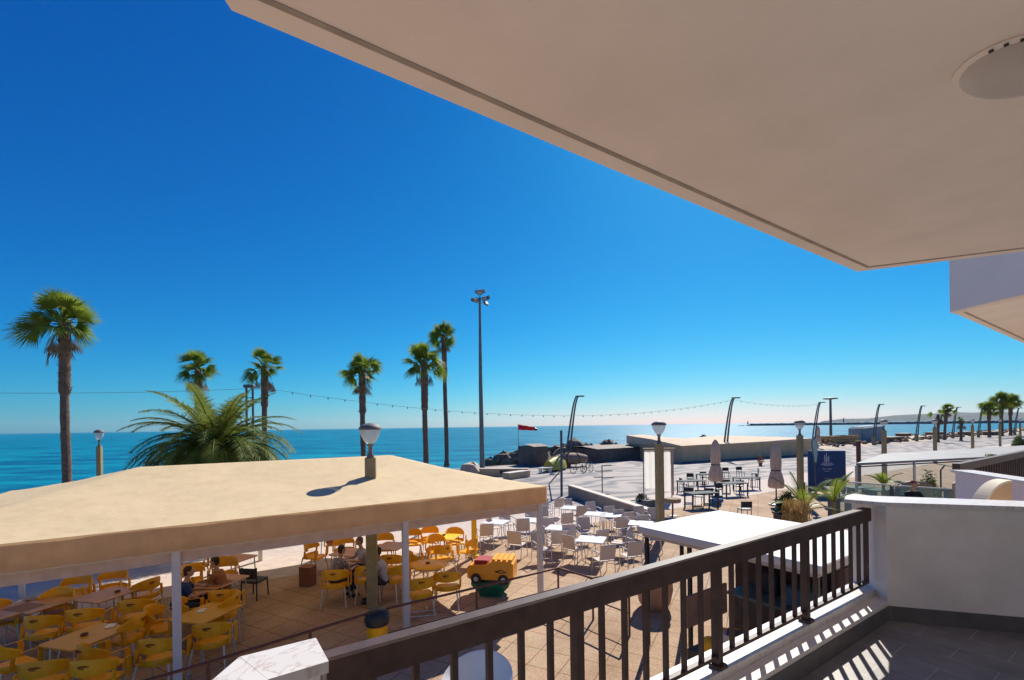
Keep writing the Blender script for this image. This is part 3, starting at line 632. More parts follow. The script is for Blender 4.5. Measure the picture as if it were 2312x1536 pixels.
# bushy date palm
b = D(490, 1045, 18); t = thing('date_palm', 'bushy low date palm with arching fronds behind the awning', 'palm tree', (b.x, b.y, 0))
rn = random.Random(21); TH = D(490, 1022, 18).z
g = MB(); g.tube([(0, 0, 0), (0, 0, TH*.6), (0, 0, TH+.2)], [.32, .34, .42], 14)
for i in range(260):
    z = rn.uniform(.2, TH+.3); a = rn.uniform(0, 6.28); d = Vector((math.cos(a), math.sin(a), 0)); s = Vector((-d.y, d.x, 0))*.09
    g.add([d*.33+s+Vector((0, 0, z)), d*.33-s+Vector((0, 0, z)), d*.48+Vector((0, 0, z+.2))], [(0, 1, 2)])
g.build('trunk', mat('date_palm_trunk', (.34, .22, .09), rough=.9, var=.4, scale=8), t)
g = MB(); NF = 112
for i in range(NF):
    f = (i+.5)/NF; el = R(72-78*f**.7+rn.uniform(-7, 7)); az = i*2.39996+rn.uniform(-.2, .2)
    L = rn.uniform(3.0, 4.0)*(1-.15*(1-f)); d = Vector((math.cos(az)*math.cos(el), math.sin(az)*math.cos(el), math.sin(el)))
    pts = []; p = Vector((0, 0, TH+.1))+d*.1; v = d.copy(); ns = 16; dz = (.075+.16*f)
    for k in range(ns+1):
        pts.append(p.copy()); p = p+v*(L/ns); v = (v+Vector((0, 0, -dz*(.5+k/ns)))).normalized()
    g.tube(pts, [.035*(1-.85*k/ns)+.004 for k in range(ns+1)], 4)
    for k in range(3, ns*4):
        kk = k/4; i0 = min(int(kk), ns-1); fr_ = kk-i0; c = pts[i0].lerp(pts[i0+1], fr_); tg = (pts[i0+1]-pts[i0]).normalized()
        sd = tg.cross(Vector((0, 0, 1)));
        if sd.length < .1: sd = Vector((-math.sin(az), math.cos(az), 0))
        sd.normalize(); up = sd.cross(tg).normalized(); l = .66*math.sin(math.pi*min(1, .12+.82*kk/ns))*rn.uniform(.8, 1.1)
        for s in (-1, 1):
            e = c+(sd*s*.72+tg*.62+up*rn.uniform(.05, .45)).normalized()*l+Vector((0, 0, -.35*l)); w = tg*.030
            g.add([c-w, c+w, e], [(0, 1, 2)])
g.build('crown', LEAFY, t)
# ================================================================ low beige beach restaurant and things on the promenade
A = G(1540, 1046); B = G(1832, 1028); u_ = (B-A).normalized(); n_ = Vector((-u_.y, u_.x, 0))
L = (B-A).length
t = thing('beach_restaurant', 'long low beige beach restaurant with a pale sloping roof', 'building', A, math.atan2(u_.y, u_.x))
q = lambda g: g
MB().box((L/2, 4.5, .93), (L, 9, 1.86)).build('wall', BEIGE, t)
g = MB(); xs = [0, L*.12, L*.28, L*.45, L*.62, L*.8, L]; hb = [2.95, 3.0, 2.55, 2.3, 2.5, 2.55, 2.2]; hf = [1.9, 1.95, 1.95, 2.0, 2.05, 2.15, 2.2]
g.loft([[(x-(.15 if i == 0 else 0)+(.15 if i == 6 else 0), -.15, f), (x-(.15 if i == 0 else 0), 4.6, (b+f)/2+.12), (x-(.15 if i == 0 else 0), 9.2, b), (x-(.15 if i == 0 else 0), 9.2, 1.861), (x-(.15 if i == 0 else 0), -.15, 1.861)] for i, (x, b, f) in enumerate(zip(xs, hb, hf))])
g.build('roof', mat('pale_sand_roof', (.66, .50, .35), rough=.9, var=.06, scale=.6, dirt=.15), t, True)
MB().box((L/2, -.03, .06), (L+.02, .05, .12)).build('plinth', DKGREY, t)
# dark low structures left of it
def darkbox(px, pyb, w, d, h, lab, name='dark_pavilion', m=None, roof=None):
    p = G(px, pyb); t = thing(name, lab, 'shed', p, RA)
    MB().box((0, d/2, h/2), (w, d, h)).build('wall', m or mat('charcoal_canvas', (.14, .11, .09), rough=.8, var=.3, scale=1), t)
    g = MB(); g.loft([[(x, -.15, h), (x, d*.5, h+.25), (x, d+.15, h+.15)] for x in (-w/2-.15, 0, w/2+.15)], cap=False, closed=False)
    g.build('roof', roof or mat('grey_canvas_roof', (.24, .20, .165), rough=.8, var=.4, scale=.9, dirt=.3), t)
    return t
darkbox(1415, 1040, 9.5, 5, 1.55, 'low charcoal pavilion with a grey roof left of the beige restaurant')
darkbox(1345, 1036, 8, 6, 1.4, 'dark pavilion with a dull grey cover, behind the brown tarp roll', m=mat('dusty_grey_canvas', (.19, .15, .12), rough=.9, var=.2, scale=1))
darkbox(1222, 1052, 1.9, 3, 2.1, 'dark blackish hut standing behind the boat and the white bench')
# crates on the hut
# boat and tarp roll
p = G(1256, 1062); t = thing('rowing_boat', 'upturned yellow-green boat hull next to the nearest leaning lamp', 'boat', p, R(60))
g = MB(); g.loft([[(x, w*math.cos(a), .15+h*math.sin(a)) for a in [math.pi*j/8 for j in range(9)]] for x, w, h in ((-1.8, .55, .9), (-.8, .75, 1.15), (.4, .78, 1.2), (1.4, .5, .95), (2.0, .12, .5))])
g.build('hull', mat('olive_yellow_paint', (.34, .30, .04), rough=.6, var=.2, scale=2), t, True)
g = MB(); g.tube([(-1.9, 0, 1.02), (-.8, 0, 1.33), (.4, 0, 1.38), (1.4, 0, 1.12), (2.05, 0, .62)], .05, 6); g.build('keel', mat('boat_keel_brown', (.2, .11, .05), rough=.7), t)
p = G(1308, 1056); t = thing('tarp_roll', 'long brown rolled tarpaulin lying behind the bicycles', 'tarpaulin', p, RA)
MB().tube([(-2.2, 1, .8), (-1, 1, .9), (.6, 1, .85), (1.8, 1, .75)], [.5, .62, .6, .42], 12).build('roll', mat('brown_tarp', (.26, .17, .12), rough=.8, var=.2, scale=2), t, True)
g = MB(); [g.tube([(x, 1+.62*math.cos(a), .87+.62*math.sin(a)) if True else 0 for a in [2*math.pi*j/12 for j in range(13)]], .03, 5) for x in (-1.2, .4)]; g.build('strap', BLACKM, t)
p = G(1231, 1068); t = thing('white_bench', 'small white round-ended bench in front of the dark hut', 'bench', p, RA)
MB().bbox((0, 0, .45), (1.5, .5, .1), .05).build('seat', WHT, t)
for x in (-.55, .55): MB().box((x, 0, .2), (.12, .4, .4)).build('leg', WHT, t)
# bicycles / low dark loungers behind
def bike(px, py, rz, lab):
    p = G(px, py); t = thing('bicycle', lab, 'bicycle', p, rz, 'bicycles parked by the boat')
    for x in (-.52, .52):
        w = MB().tube([(x+.33*math.cos(a), 0, .34+.33*math.sin(a)) for a in [2*math.pi*j/18 for j in range(19)]], .03, 6).build('wheel', BLACKM, t)
        g = MB(); [g.tube([(x, 0, .34), (x+.32*math.cos(a), 0, .34+.32*math.sin(a))], .006, 4) for a in [2*math.pi*j/8 for j in range(8)]]; g.build('spokes', ALU, w)
    g = MB(); [g.tube(l, .022, 6) for l in (((-.52, 0, .34), (-.1, 0, .3), (.38, 0, .78), (-.2, 0, .82), (-.52, 0, .34)), ((-.1, 0, .3), (-.22, 0, .92)), ((.52, 0, .34), (.36, 0, .95)))]; g.build('frame', mat('navy_frame', (.02, .03, .07), rough=.4), t)
    MB().bbox((-.23, 0, .95), (.26, .14, .06), .03).build('saddle', BLACKM, t)
    MB().tube([(.32, -.28, .98), (.38, 0, 1.0), (.32, .28, .98)], .02, 6).build('handlebar', BLACKM, t)
bike(1306, 1068, R(20), 'left bicycle of the dark pair lying near the leaning lamp')
bike(1327, 1067, R(45), 'right bicycle of the dark pair near the leaning lamp')
# thin sign stand with cross panels
p = G(1360, 1112); t = thing('rack_stand', 'thin black pole stand with small flat trays on the promenade', 'stand', p, R(10))
MB().tube([(0, 0, 0), (0, 0, 1.75)], .035, 6).build('pole', BLACKM, t)
for x, z, w in ((.35, .95, .7), (-.3, 1.0, .5), (.1, 1.38, 1.1), (.35, 1.72, .5)): MB().bbox((x, 0, z), (w, .35, .05), .02).build('tray', BLACKM, t)
# leaning dark beam on the pole
p = G(1268, 1121); t = thing('prop_pole', 'slim dark pole with a slanting brace right of the awning corner', 'pole', p, 0)
MB().tube([(0, 0, 0), (.02, 0, 2.0), (.03, 0, D(1270, 972, p.y).z)], .075, 8).build('shaft', DKGREY, t)
a = G(1240, 1094)-p; MB().tube([(0, .1, D(1268, 1062, p.y).z), (a.x, a.y, .05)], .05, 6).build('brace', DKGREY, t)
# ---- planter benches by the sea wall
def blockwall(name, x0, y0, x1, y1, h, th, lab, m=BEIGE, cap=None):
    a, b = G(x0, y0), G(x1, y1); d = b-a; t = thing(name, lab, 'wall', a, math.atan2(d.y, d.x))
    MB().box((d.length/2, th/2, h/2), (d.length, th, h)).build('wall', m, t)
    MB().bbox((d.length/2, th/2, h+.03), (d.length+.06, th+.08, .06), .01).build('coping', cap or mat('pale_coping', (.62, .54, .45), rough=.8, var=.06), t)
    return t, d.length
t, l = blockwall('planter_wall', 1040, 1076, 1192, 1076, .62, .5, 'low beige seafront wall with a dark opening, behind the awning')
MB().box((l*.66, -.002, .38), (.9, .02, .3)).build('opening', BLACKM, t)
MB().box((l*.93, -.002, .42), (.5, .02, .3)).build('opening', mat('brown_hatch', (.2, .12, .09)), t)
t, l = blockwall('planter_wall', 1150, 1084, 1197, 1077, .5, .7, 'short beige block wall end beside the slim dark pole')
p = G(1062, 1078); t = thing('boulder', 'rounded beige boulder on the seafront wall', 'rock', (p.x, p.y+.8, 0)); g = MB(); blob_rock(g, (0, 0, .45), .9, random.Random(5)); g.build('stone', mat('beige_stone', (.42, .34, .27), rough=.9, bump=.5), t, True)
# brown-grey garden wall between white tables and promenade
t, l = blockwall('garden_wall', 1283, 1120, 1478, 1192, .62, .28, 'sloping-looking low taupe wall behind the white chairs', m=mat('taupe_wall', (.30, .24, .20), rough=.9, var=.12, scale=2, bump=.2))
# hedge trough at its right end
p = G(1448, 1150); t = thing('planter_box', 'dark low planter with scrubby plants behind the taupe wall', 'planter', p, RA)
MB().bbox((0, 0, .22), (1.6, .5, .44), .03).build('trough', DKGREY, t)
def bushmesh(w, d, h, n, s=.07, seed=1, z0=0):
    rn = random.Random(seed); g = MB()
    for i in range(n):
        a = rn.uniform(0, 6.283); r = rn.random()**.5; z = rn.random()**.7; k = (1-z*.5)*(.75+.25*math.sin(a*3+seed))
        c = Vector((math.cos(a)*r*w/2*k, math.sin(a)*r*d/2*k, z0+z*h*(1-.35*r*r)*rn.uniform(.8, 1.15)))
        v = Vector((rn.gauss(0, 1), rn.gauss(0, 1), rn.gauss(.4, .8))).normalized(); w_ = v.cross(Vector((rn.gauss(0, 1), rn.gauss(0, 1), rn.gauss(0, 1)))).normalized(); q_ = s*rn.uniform(.6, 1.4)
        g.add([c-w_*q_*.4, c+v*q_, c+w_*q_*.4, c+v*q_*2-Vector((0, 0, q_*.4))], [(0, 1, 2), (0, 3, 1)] if i % 2 else [(0, 1, 2), (1, 3, 2)])
    return g
bushmesh(1.5, .5, .4, 500, .05, 3, .42).build('foliage', mat('grey_green_shrub', (.10, .11, .07), rough=.7, var=.5, scale=5), t)
# ---- white fabric screen beside lamp (closed market booth)
p = G(1497, 1137); t = thing('fabric_screen', 'tall white fabric screen booth around the second lamp post', 'screen', (p.x+.15, p.y+1.4, 0), R(-6))
h = D(1497, 1012, p.y+1.4).z; w = 1.55
for s, m in ((-1, 0), (1, 1)):
    g = MB(); rows = []
    for i in range(13):
        k = i/12; x = s*(.12+.62*k) if s > 0 else -.72+.6*k; rows.append([(x, .018*math.sin(k*11), z) for z in (.45 if s > 0 else .62, 1.2, h-.12)])
    g.loft(rows, cap=False, closed=False); g.build('side_panel', mat('white_curtain', (.86, .80, .72), rough=.8, var=.04, scale=2, trans=.5), t)
g = MB(); g.loft([[(x, y, z) for z in (.2, h-.05)] for x, y in ((.76, -.02), (.98, .25), (.96, .6))], cap=False, closed=False); g.build('pink_edge_panel', mat('pinkish_curtain', (.55, .36, .28), rough=.8), t)
g = MB(); g.bbox((.1, 0, h-.04), (1.75, .35, .08), .02); g.build('top_rail', mat('brown_slat', (.30, .2, .1), rough=.7), t)
for x in (-.75, .82): MB().tube([(x, .12, 0), (x, .12, h)], .03, 6).build('pole', DKGREY, t)
# small round stool table in front
p = G(1519, 1165); t = thing('side_table', 'small round wicker table below the white fabric screen', 'table', p)
MB().lathe([(.05, .62), (.36, .64), (.38, .78), (.36, .82), (.02, .83)], 18).build('table_top', mat('wicker', (.33, .24, .15), rough=.9, var=.3, scale=30, bump=.5), t)
MB().lathe([(.26, 0), (.25, .03), (.04, .06), (.04, .62)], 12).build('pedestal', BLACKM, t)
# ---- closed parasols
def parasol(H=2.5):
    t = thing('closed_parasol', 'p', 'parasol')
    MB().tube([(0, 0, 0), (0, 0, H)], .03, 8).build('pole', DKGREY, t)
    MB().lathe([(.28, 0), (.28, .05), (.06, .09), (.05, .3)], 12).build('base', DKGREY, t)
    g = MB(); rows = []
    for z, r in ((.70, .22), (.78, .28), (1.0, .27), (1.3, .20), (1.42, .155), (1.55, .19), (1.9, .19), (2.25, .165), (2.42, .10), (2.52, .03)):
        rows.append([(r*(1+.16*math.cos(a*8))*math.cos(a), r*(1+.16*math.cos(a*8))*math.sin(a), z*H/2.5) for a in [2*math.pi*j/48 for j in range(48)]])
    g.loft(rows); g.build('canopy', mat('beige_parasol_cloth', (.64, .46, .34), rough=.85, var=.08, scale=3), t, True)
    MB().tube([(.19*math.cos(a), .19*math.sin(a), 1.42) for a in [2*math.pi*j/16 for j in range(17)]], .02, 5).build('strap', DKGREY, t)
    return t
PS = parasol(); used = False
for px, y, topy, lab in ((1615, 27, 993, 'closed beige parasol standing in front of the beige restaurant wall'), (1751, 24, 1001, 'closed pinkish parasol nearer the banana plants'), (1847, 74, 962, 'dark closed parasol by the stacked wood, far off')):
    p = D(px, 1000, y); hh = D(px, topy, y).z
    o = place(PS, used, (p.x, p.y, 0), .3*px, lab, 'closed parasols', hh/2.52); used = True
# ---- blue sign board with emblem
p = G(1867, 1116); t = thing('sign_board', 'large blue sign board with a white sailing emblem and white lines', 'sign', p, R(-14))
wS = .0721*p.y; zb, zt2 = .15, D(1867, 1018, p.y).z
MB().bbox((0, 0, (zb+zt2)/2), (wS, .12, zt2-zb), .02).build('panel', mat('navy_blue_panel', (.012, .055, .17), rough=.4, var=.15, scale=1.5), t)
hS = zt2-zb; g = MB()
def Z(k): return zb+hS*k
y_ = -.064
def stroke(g, x0, z0, x1, z1, w=.025):
    d = Vector((x1-x0, z1-z0)); l = d.length; s = Vector((-d.y, d.x))/l*w/2
    g.add([(x0+s.x, y_, z0+s.y), (x1+s.x, y_, z1+s.y), (x1-s.x, y_, z1-s.y), (x0-s.x, y_, z0-s.y)], [(0, 1, 2, 3)])
for x, z0, z1 in ((-.02, .69, .95), (-.11, .72, .90), (.08, .72, .88)): stroke(g, x, Z(z0), x, Z(z1), .035)
for k in (.76, .80, .84): stroke(g, -.14, Z(k), .14, Z(k+.008), .03)
stroke(g, -.26, Z(.70), .28, Z(.70), .035); stroke(g, -.34, Z(.665), .36, Z(.672), .028); stroke(g, -.2, Z(.64), .24, Z(.643), .025)
stroke(g, -.25, Z(.555), -.06, Z(.555), .03); stroke(g, -.01, Z(.555), .25, Z(.555), .03); stroke(g, -.14, Z(.50), .12, Z(.50), .02); stroke(g, -.16, Z(.33), .12, Z(.33), .018); stroke(g, -.10, Z(.28), .08, Z(.28), .016)
g.build('white_emblem', mat('sign_white', (.55, .62, .68), rough=.5), t)
for x in (-wS/2+.1, wS/2-.1): MB().box((x, .06, zb/2), (.08, .3, zb)).build('foot', DKGREY, t)
# ---- dark dining sets
def dining_table(w, d, h=.76):
    t = thing('dining_table', 'd', 'table'); MB().bbox((0, 0, h), (w, d, .05), .02).build('table_top', mat('blue_grey_table', (.045, .06, .07), rough=.75, var=.2, scale=4, spec=.2), t)
    for x in (-w/2+.07, w/2-.07):
        for y in (-d/2+.07, d/2-.07): MB().box((x, y, h/2-.02), (.06, .06, h-.05)).build('leg', BLACKM, t)
    return t
DTt = dining_table(1.6, .8); used = False
for px, py, lab in ((1583, 1112, 'dark dining table nearest the white kiosk roof, with rounded shine'), (1600, 1070, 'dark table at the back left, below the closed parasol'), (1655, 1090, 'dark dining table in the middle of the black furniture'), (1685, 1078, 'dark table at the right rear of the black furniture'), (1560, 1085, 'dark table half hidden beside the white screen')):
    p = G(px, py, .78); place(DTt, used, (p.x, p.y, 0), R(14), lab, 'dark dining tables'); used = True
def dark_chair():
    t = thing('dark_chair', 'd', 'chair'); MB().bbox((0, 0, .45), (.46, .46, .05), .03).build('seat', BLACKM, t)
    MB().loft([[(x, -.22-.04*math.cos(x*4), z) for x in (-.24, -.12, 0, .12, .24)] for z in (.55, .82)], cap=False, closed=False).build('backrest', mat('dark_woven', (.045, .045, .045), rough=.8, var=.4, scale=30), t)
    for x in (-.2, .2):
        for y in (-.2, .2): MB().tube([(x, y, .82 if y < 0 else .45), (x*1.08, y*1.1, 0)], .018, 5).build('leg', BLACKM, t)
    return t
DC = dark_chair(); used = False
dcs = [(1556, 1133, 10, 'front'), (1577, 1140, 0, 'f'), (1600, 1135, 10, 'f'), (1618, 1122, -20, 'f'), (1560, 1096, 180, 'b'), (1590, 1092, 175, 'b'), (1640, 1112, 20, ''), (1668, 1114, 0, ''), (1612, 1084, 0, ''), (1700, 1098, -90, ''), (1640, 1080, 180, ''), (1672, 1078, 170, ''), (1705, 1082, -80, ''), (1545, 1108, 80, '')]
dl = ['black chair at the near left of the black furniture', 'black chair in the middle of the near side of the first dark table', 'black chair at the near right of the first dark table', 'black chair at the right end of the first dark table', 'black chair behind the first dark table, beside the screen', 'black chair behind the first dark table, to the right',
      'black chair at the near side of the middle dark table', 'black chair at the near right corner of the middle dark table', 'black chair under the left closed parasol', 'black chair at the right end of the furniture, turned sideways', 'black chair behind the middle dark table', 'black chair between the two rear dark tables', 'black chair farthest right at the rear dark table', 'black chair peeking out right of the white screen']
for (px, py, a, _), lab in zip(dcs, dl):
    place(DC, used, G(px, py), R(-a-10), lab, 'black chairs around the dark tables'); used = True
place(DC, True, G(1681, 1172), R(-5), 'lone dark chair behind the white kiosk roof', None)
place(DC, True, G(1437, 1150), R(60), 'dark chair beside the scrubby planter', None)
# small orange pot plant and other bits
p = G(1717, 1052); t = thing('potted_plant', 'small orange-brown potted plant alone on the promenade', 'plant', p)
MB().lathe([(.14, 0), (.2, .35), (.22, .36), (.02, .34)], 12).build('pot', mat('terracotta', (.35, .14, .07)), t)
bushmesh(.9, .9, .7, 260, .09, 9, .35).build('foliage', mat('rusty_foliage', (.36, .16, .06), rough=.8, var=.4, scale=4), t)
# wood stack, low walls and booth on the right
p = G(1893, 1004); t = thing('wood_stack', 'long stack of golden-brown timber right of the dark parasol', 'timber', p, RA-.12)
g = MB(); rn = random.Random(4)
for i in range(9):
    for j in range(5):
        r = .17; x0 = -4.6+rn.uniform(-.8, .5)+i*.22; g.tube([(x0, -1.2+i*.36+rn.uniform(-.05, .05), .2+j*.32), (x0+8.6+rn.uniform(-1, .6), -1.2+i*.36, .2+j*.32+rn.uniform(-.1, .1))], r, 6)
g.build('logs', mat('golden_timber', (.42, .26, .11), rough=.85, var=.45, scale=3), t)
p = G(1970, 1000); t = thing('market_booth', 'blue-grey tarpaulin booth beside the timber stack', 'booth', p, R(10))
w = 5.0; h = D(1970, 960, p.y).z
MB().loft([[(-w/2, 0, 0), (w/2, 0, 0), (w/2, 3, 0), (-w/2, 3, 0)], [(-w/2, 0, h*.8), (w/2, 0, h*.92), (w/2, 3, h*.92), (-w/2, 3, h*.8)], [(-w/2+.4, .8, h*.92), (w/2-.1, .7, h), (w/2-.1, 2.5, h), (-w/2+.4, 2.5, h*.92)]]).build('tarpaulin', mat('blue_grey_tarp', (.17, .24, .28), rough=.6, var=.15, scale=1), t)
for x in (-w/2, w/2): MB().tube([(x, -.05, 0), (x, -.05, h*.9)], .06, 6).build('pole', DKGREY, t)
# beach huts, low walls and rails further right
rn = random.Random(8)
hut = [(2010, 996, 'low brown beach kiosk just right of the blue-grey booth'), (2040, 986, 'low brown counter by the fourth leaning lamp'), (2110, 983, 'long low brown beach shed behind the bare palm'), (2180, 978, 'low brown beach shed left of the palm cluster'), (2240, 974, 'brown beach shed under the palm cluster')]
HT = thing('beach_shed', 'h', 'shed'); MB().box((0, 0, .45), (6, 2.2, .9)).build('wall', mat('brown_boards', (.22, .13, .09), rough=.9, var=.4, scale=2), HT); MB().box((0, 0, .98), (6.6, 2.8, .14)).build('roof', mat('pale_thatch', (.46, .36, .27), rough=.9, var=.2, scale=3), HT)
used = False
for px, py, lab in hut:
    y = min(130, 4472/(py-949.5)) if py > 975 else 128
    p = D(px, 990, y); place(HT, used, (p.x, p.y, 0), RA+rn.uniform(-.1, .1), lab, 'low brown beach sheds'); used = True
g = MB(); rn = random.Random(18)
for i in range(500):
    u = 84+rn.random()*230; n = rn.uniform(33, 43); blob_rock(g, un(u, n, .15), rn.uniform(.2, .6), rn)
tag(g.build('beach_debris', mat('brown_shore_stone', (.20, .13, .10), rough=.9, var=.6, scale=.8)), 'scatter of brown stones and driftwood on the sand', 'stones', kind='stuff')
# ---- blue-grey feather flag behind the sign
p = D(1815, 1000, 26); t = thing('feather_flag', 'blue-grey drooping feather flag right behind the third lamp post', 'flag', (p.x+.55, p.y-.2, 0))
MB().tube([(0, 0, 0), (-.1, 0, 2.0), (-.25, 0, 3.2), (-.05, 0, 3.5)], .03, 6).build('pole', DKGREY, t)
g = MB(); g.loft([[(-.22, 0, 3.3), (-.05, .05, 3.5)], [(-.28, 0, 2.9), (.16, .08, 3.1)], [(-.2, 0, 2.5), (.12, .05, 2.5)], [(-.1, 0, 2.1), (.0, 0, 2.0)]], cap=False, closed=False); g.build('flag', mat('blue_grey_cloth', (.16, .24, .27), rough=.7, trans=.2), t)
# ---- far-right canopy with glass front
pc = [(1933, 1046), (2480, 1019), (2480, 996), (1993, 1025)]
w4 = [G(x, y, 2.6) for x, y in pc]; o0 = w4[0]
t = thing('glass_terrace_canopy', 'long thin white canopy over the glass-fronted terrace at right', 'canopy', (o0.x, o0.y, 0))
MB().prism([(p-o0)[:2] for p in w4], 2.5, 2.6).build('roof', mat('grey_white_canopy', (.27, .26, .24), rough=.6, var=.12, scale=1, dirt=.15), t)
d = (w4[1]-w4[0])
for k in (.0, .2, .45, .7):
    b = d*k; MB().box((b.x, b.y, 1.25), (.07, .07, 2.5)).build('post', ALU, t)
g = MB(); g.add([(0, 0, .15), (d.x, d.y, .15), (d.x, d.y, 2.44), (0, 0, 2.44)], [(0, 1, 2, 3)]); g.build('glass_panel', GLASS, t)
c = w4[3]-o0; g = MB(); g.tube([(0, 0, 2.45), tuple(d*.5)[:2]+(2.45,)], .03, 5); g.build('eaves_rail', DKGREY, t)
# glass wind screens nearer, with tables behind
def screen(px0, px1, y, h, lab):
    a = D(px0, 1000, y); b = D(px1, 1000, y*.93); d = b-a; t = thing('wind_screen', lab, 'screen', (a.x, a.y, 0), math.atan2(d.y, d.x), 'glass wind screens')
    l = math.hypot(d.x, d.y); MB().box((l/2, 0, h/2+.05), (l, .012, h-.1)).build('glass_panel', GLASS, t)
    MB().box((l/2, 0, h+.02), (l, .05, .04)).build('top_rail', ALU, t)
    for x in (0, l): MB().box((x, 0, h/2), (.05, .05, h)).build('post', DKGREY, t)
screen(1893, 2010, 16.5, 2.15, 'greenish glass wind screen right of the blue sign board')
screen(2014, 2165, 15.2, 2.15, 'greenish glass wind screen in front of the seated man')
# teal tables, black plants and seats on the terrace at right
TT = thing('terrace_table', 't', 'table'); MB().bbox((0, 0, 1.0), (1.1, .7, .06), .03).build('table_top', mat('teal_grey_top', (.10, .16, .15), rough=.7, var=.15), TT)
for x in (-.45, .45): MB().box((x, 0, .5), (.06, .5, .97)).build('leg', DKGREY, TT)
used = False
for px, py, lab in ((1947, 1128, 'teal-grey table below the palm fronds, nearest the railing corner'), (1985, 1105, 'teal-grey table left of the seated man'), (1940, 1100, 'teal-grey table under the blue sign board corner'), (2128, 1104, 'teal-grey table right of the grey rounded bin'), (1900, 1120, 'teal-grey table behind the green palm plants')):
    p = G(px, py, 1.03); place(TT, used, (p.x, p.y, 0), R(12), lab, 'teal terrace tables'); used = True
p = D(2110, 1100, 15.5); t = thing('rounded_screen', 'rounded grey low screen behind the seated man', 'screen', (p.x, p.y+.6, 0), R(5)); h = D(2110, 1086, 16.1).z
MB().loft([[(x, y, z) for x, z in [(-.62, 0), (-.62, h*.9), (-.5, h*.985), (-.2, h), (.3, h*.98), (.5, h*.94), (.58, h*.82), (.58, 0)]] for y in (0, .1)]).build('panel', mat('grey_panel', (.17, .17, .16), rough=.7, var=.1), t)
# ---- palm-like plants (green, in front of the kiosk)
def strap_plant(name, lab, px, pyb, H, n, L, seed, m=BUSH, stem=True, cat='plant', y=None, w=.06):
    p = D(px, 1000, y); rn = random.Random(seed); t = thing(name, lab, cat, (p.x, p.y, 0))
    if stem: MB().tube([(0, 0, 0), (.03, 0, H*.5), (0, 0, H)], [.07, .06, .05], 7).build('stem', mat('plant_stem', (.22, .17, .07), rough=.8), t)
    g = MB()
    for i in range(n):
        az = i*2.4+rn.uniform(-.3, .3); el = R(rn.uniform(35, 80)); d = Vector((math.cos(az)*math.cos(el), math.sin(az)*math.cos(el), math.sin(el))); q_ = Vector((0, 0, H)); pts = []; v = d.copy(); l = L*rn.uniform(.7, 1.1)
        for k in range(11): pts.append(q_.copy()); q_ = q_+v*l/10; v = (v+Vector((0, 0, -.13))).normalized()
        g.tube(pts, [.014]*11, 4)
        for k in range(2, 30):
            kk = k/3; i0 = min(int(kk), 9); c = pts[i0].lerp(pts[i0+1], kk-i0); tg = (pts[i0+1]-pts[i0]).normalized(); sd = tg.cross(Vector((0, 0, 1))).normalized(); ll = w*4.2*math.sin(math.pi*min(1, .15+.8*kk/10))
            for s in (-1, 1): g.add([c-tg*.008, c+tg*.016, c+(sd*s*.75+tg*.75).normalized()*ll], [(0, 1, 2)])
    g.build('fronds', m, t); return t
LG = mat('lime_palm_green', (.20, .26, .03), rough=.5, var=.35, scale=2, trans=.35)
strap_plant('areca_palm', 'yellow-green potted palm left of the railing corner, in front of the third lamp', 1815, 0, 1.95, 12, 1.15, 5, LG, y=12)
strap_plant('areca_palm', 'yellow-green potted palm in front of the blue sign board', 1880, 0, 2.15, 10, 1.0, 6, LG, y=12.4)
strap_plant('areca_palm', 'small green potted palm behind the glass, left of the seated man', 1993, 0, 2.0, 9, .7, 7, LG, y=16.5)
strap_plant('areca_palm', 'thin young palm behind the first glass screen by the black plants', 1940, 0, 1.2, 6, .5, 17, BUSH, y=18)
p = D(1797, 1000, 11.5); t = thing('straw_bush', 'straw-coloured dry bush at the base of the yellow-green palm', 'bush', (p.x, p.y, 0))
g = MB(); rn = random.Random(31)
for i in range(1800):
    a = rn.uniform(0, 6.283); r = rn.random()**.5*.42; z = rn.uniform(0, 2.4); k = 1-.35*(z/2.5)**2; c = Vector((math.cos(a)*r*k, math.sin(a)*r*k, z)); g.add([c, c+Vector((.02, 0, 0)), c+Vector((rn.uniform(-.1, .1), rn.uniform(-.1, .1), -.28))], [(0, 1, 2)])
g.build('foliage', mat('straw_foliage', (.42, .27, .10), rough=.9, var=.4, scale=6, trans=.2), t)
p = D(1776, 1000, 19); t = thing('dark_bush', 'dark spiky bush right of the pinkish closed parasol', 'bush', (p.x, p.y, 0))
MB().bbox((0, 0, .3), (.9, .6, .6), .05).build('pot', BLACKM, t)
bushmesh(1.2, .9, .9, 500, .13, 12, .5).build('foliage', mat('dark_bush_green', (.07, .09, .02), rough=.6, var=.6, scale=4), t)
p = D(2025, 1000, 17.5); t = thing('dark_bush', 'blackish potted shrub left of the seated man', 'bush', (p.x, p.y, 0))
MB().bbox((0, 0, .5), (.5, .5, 1.0), .05).build('pot', BLACKM, t); bushmesh(.8, .8, .9, 350, .08, 15, .95).build('foliage', mat('black_green', (.03, .035, .03), rough=.7, var=.4), t)
p = D(2123, 1000, 14.6); t = thing('parasol_pole', 'thin leaning black pole right of the seated man', 'pole', (p.x, p.y, 0))
MB().tube([(0, 0, 0), (0, 0, D(2123, 1062, 14.6).z), (.12, 0, D(2130, 1052, 14.6).z)], .022, 6).build('shaft', BLACKM, t); MB().bbox((0, 0, .9), (.3, .3, 1.8), .04).build('base', BLACKM, t)
p = D(2240, 1000, 15.2); t = thing('hedge', 'green clipped hedge along the terrace above the next balcony rail', 'hedge', (p.x, p.y, 0), RA)
MB().bbox((0, 0, 1.2), (5.0, .9, 2.4), .05).build('planter', BEIGE, t)
bushmesh(5.2, 1.3, .75, 4200, .06, 22, 2.35).build('foliage', BUSH, t)
